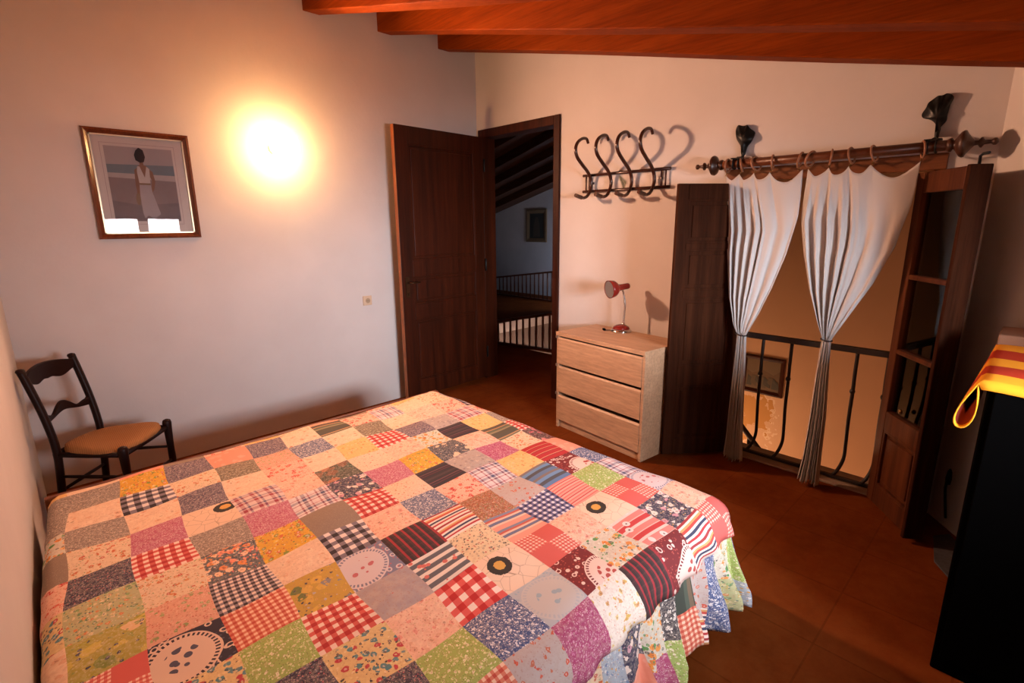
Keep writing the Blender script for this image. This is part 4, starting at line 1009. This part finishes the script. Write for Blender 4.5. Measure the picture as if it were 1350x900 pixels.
c2R = [(1.90,.504),(1.677,.523),(1.468,.558),(1.265,.632),(1.089,.717),(.929,.792),(.745,.782),(.468,.766),(.227,.763),(.038,.758)]
curtain('left white curtain gathered by a dark tie beside the dark wooden leaf', [1.478,1.400,1.315,1.218,1.040], c1L, c1R, .893, .028, .4, 5)
curtain('right white curtain with a wide sail-like edge, gathered by a dark tie', [1.014,.914,.815,.712,.508], c2L, c2R, .932, .035, 1.9, 5)

# ------------------------------------------------------------------ black cabinet and striped cloth at the right
cb = thing('black_cabinet', (2.75, -.35, 0), 'tall matt black cabinet at the right edge under the striped cloth', 'cabinet')
CX0, CX1, CY0, CY1, CZ = 2.185, 3.15, -.85, .068, 1.085
bm = NB(); box(bm, (CX0, CY0, 0), (CX1, CY1, CZ)); obj('body', bm, M['black'], cb, bevel=.006)
for a, b in ((CY0+.02, -.40), (-.38, CY1-.02)):
    bm = NB(); box(bm, (CX0-.012, a, .06), (CX0, b, CZ-.02)); dd = obj('cabinet_door', bm, M['black'], cb, bevel=.003)
bm = NB(); box(bm, (2.90, CY0, CZ), (3.15, CY1+.022, CZ+.05)); obj('wooden_top', bm, plain('dull_wooden_top', (.22,.12,.075,1), .6), cb, bevel=.006)
bm = NB(); NXc, NYc = 40, 40; gr = []
for a in range(NXc+1):
    x = 2.168 + (2.93-2.168)*a/NXc; col = []
    for b in range(NYc+1):
        y = CY0 + (CY1+.012-CY0)*b/NYc
        z = CZ+.008+.003*math.sin(x*14+y*9)+.002*math.sin(y*31)
        if a == 0: z -= .024
        col.append(bm.verts.new((x, y, z)))
    # side flap ending in a loop
    fr_ = a/NXc; L = .150*(1-fr_)**.8+.010; wl_ = .030*(1-fr_)+.003
    y0 = CY1+.012; z0 = CZ+.004
    for k in range(1, 25):
        ta = 2*PI*(k/24)*.97; dn = (1-math.cos(ta))/2
        col.append(bm.verts.new((x, y0 + .010 + .026*(1-fr_)*dn + wl_*math.sin(ta)*abs(math.sin(ta/2))**1.5, z0 - L*dn)))
    gr.append(col)
for a in range(NXc):
    for b in range(len(gr[0])-1): faces(bm, [gr[a][b], gr[a][b+1], gr[a+1][b+1], gr[a+1][b]], 0, True)
nL = len(gr[0]); lp_ = [v_ for v_ in gr[1][NYc+6:NYc+21]]
cpt = bm.verts.new(sum((v_.co for v_ in lp_), Vector())/len(lp_) + vec(.02,0,0))
for k in range(len(lp_)-1): faces(bm, [lp_[k], lp_[k+1], cpt], 1, True)
tag(obj('striped_cloth', bm, [M['flagcloth'], plain('cloth_inner_red', (.20,.015,.006,1), .9)], loc=(2.3,-.3,CZ), solid=.004), 'yellow cloth with red stripes draped over the black cabinet, one end rolled in a loop', 'cloth')
# dark cable by the pier and the small grey mat
bm = NB(); tube(bm, spline([(3.37,.18,.30),(3.36,.185,.22),(3.345,.17,.12),(3.34,.16,.06)], 5), [.006]*16, 8); lathe(bm, [(.012,0),(.014,.03),(.010,.07),(.004,.085)], (3.37,.18,.24), (0,0,1), 10)
tag(obj('door_hook', bm, M['iron'], loc=(3.37,.16,.2)), 'small black iron holdback low on the grey pier by the glazed leaf', 'hook')
bm = NB(); extr(bm, [(2.85,.085),(3.2,.085),(3.28,.13),(3.2,.185),(2.95,.15)], (0,0,.0), (1,0,0), (0,1,0), (0,0,1), .008); tag(obj('floor_mat', bm, M['rug'], loc=(2.9,.15,0)), 'small grey woven mat on the floor between the glazed leaf and black cabinet', 'mat')

# ------------------------------------------------------------------ light
def area(name, loc, rot, sx, sy, p, col, portal=False):
    l = bpy.data.lights.new(name, 'AREA'); l.shape = 'RECTANGLE'; l.size = sx; l.size_y = sy; l.energy = p; l.color = col
    if portal: l.cycles.is_portal = True
    o = bpy.data.objects.new(name, l); C.objects.link(o); o.location = loc; o.rotation_euler = rot; return o
area('window_portal', ((WX0+WX1)/2, YW-.19, (WZ0+WZ1)/2), (PI/2, 0, 0), 1.03, .61, 1, (1,1,1), True)
def point(name, loc, p, col, r=.05):
    l = bpy.data.lights.new(name, 'POINT'); l.energy = p; l.color = col; l.shadow_soft_size = r
    o = bpy.data.objects.new(name, l); C.objects.link(o); o.location = loc; return o
point('assumed_stairwell_light', (4.35, 2.25, -.75), 30, (1, .60, .34), .08)  # assumed from the orange-lit wall; bare point light, no lamp modelled
point('added_lower_stairwell_light', (4.2, .2, -1.9), 22, (1, .60, .34), .08)  # added second warm point light low in the stairwell, no lamp there
point('added_void_light', (6.0, 4.0, -.6), 16, (1, .60, .38), .1)  # warm point light added to brighten the stair void; no fixture
area('added_hall_light', (7.9, 5.8, .75), (PI/2, 0, -.45), .5, .9, 16, (.62, .74, 1))  # added bluish light for assumed daylight
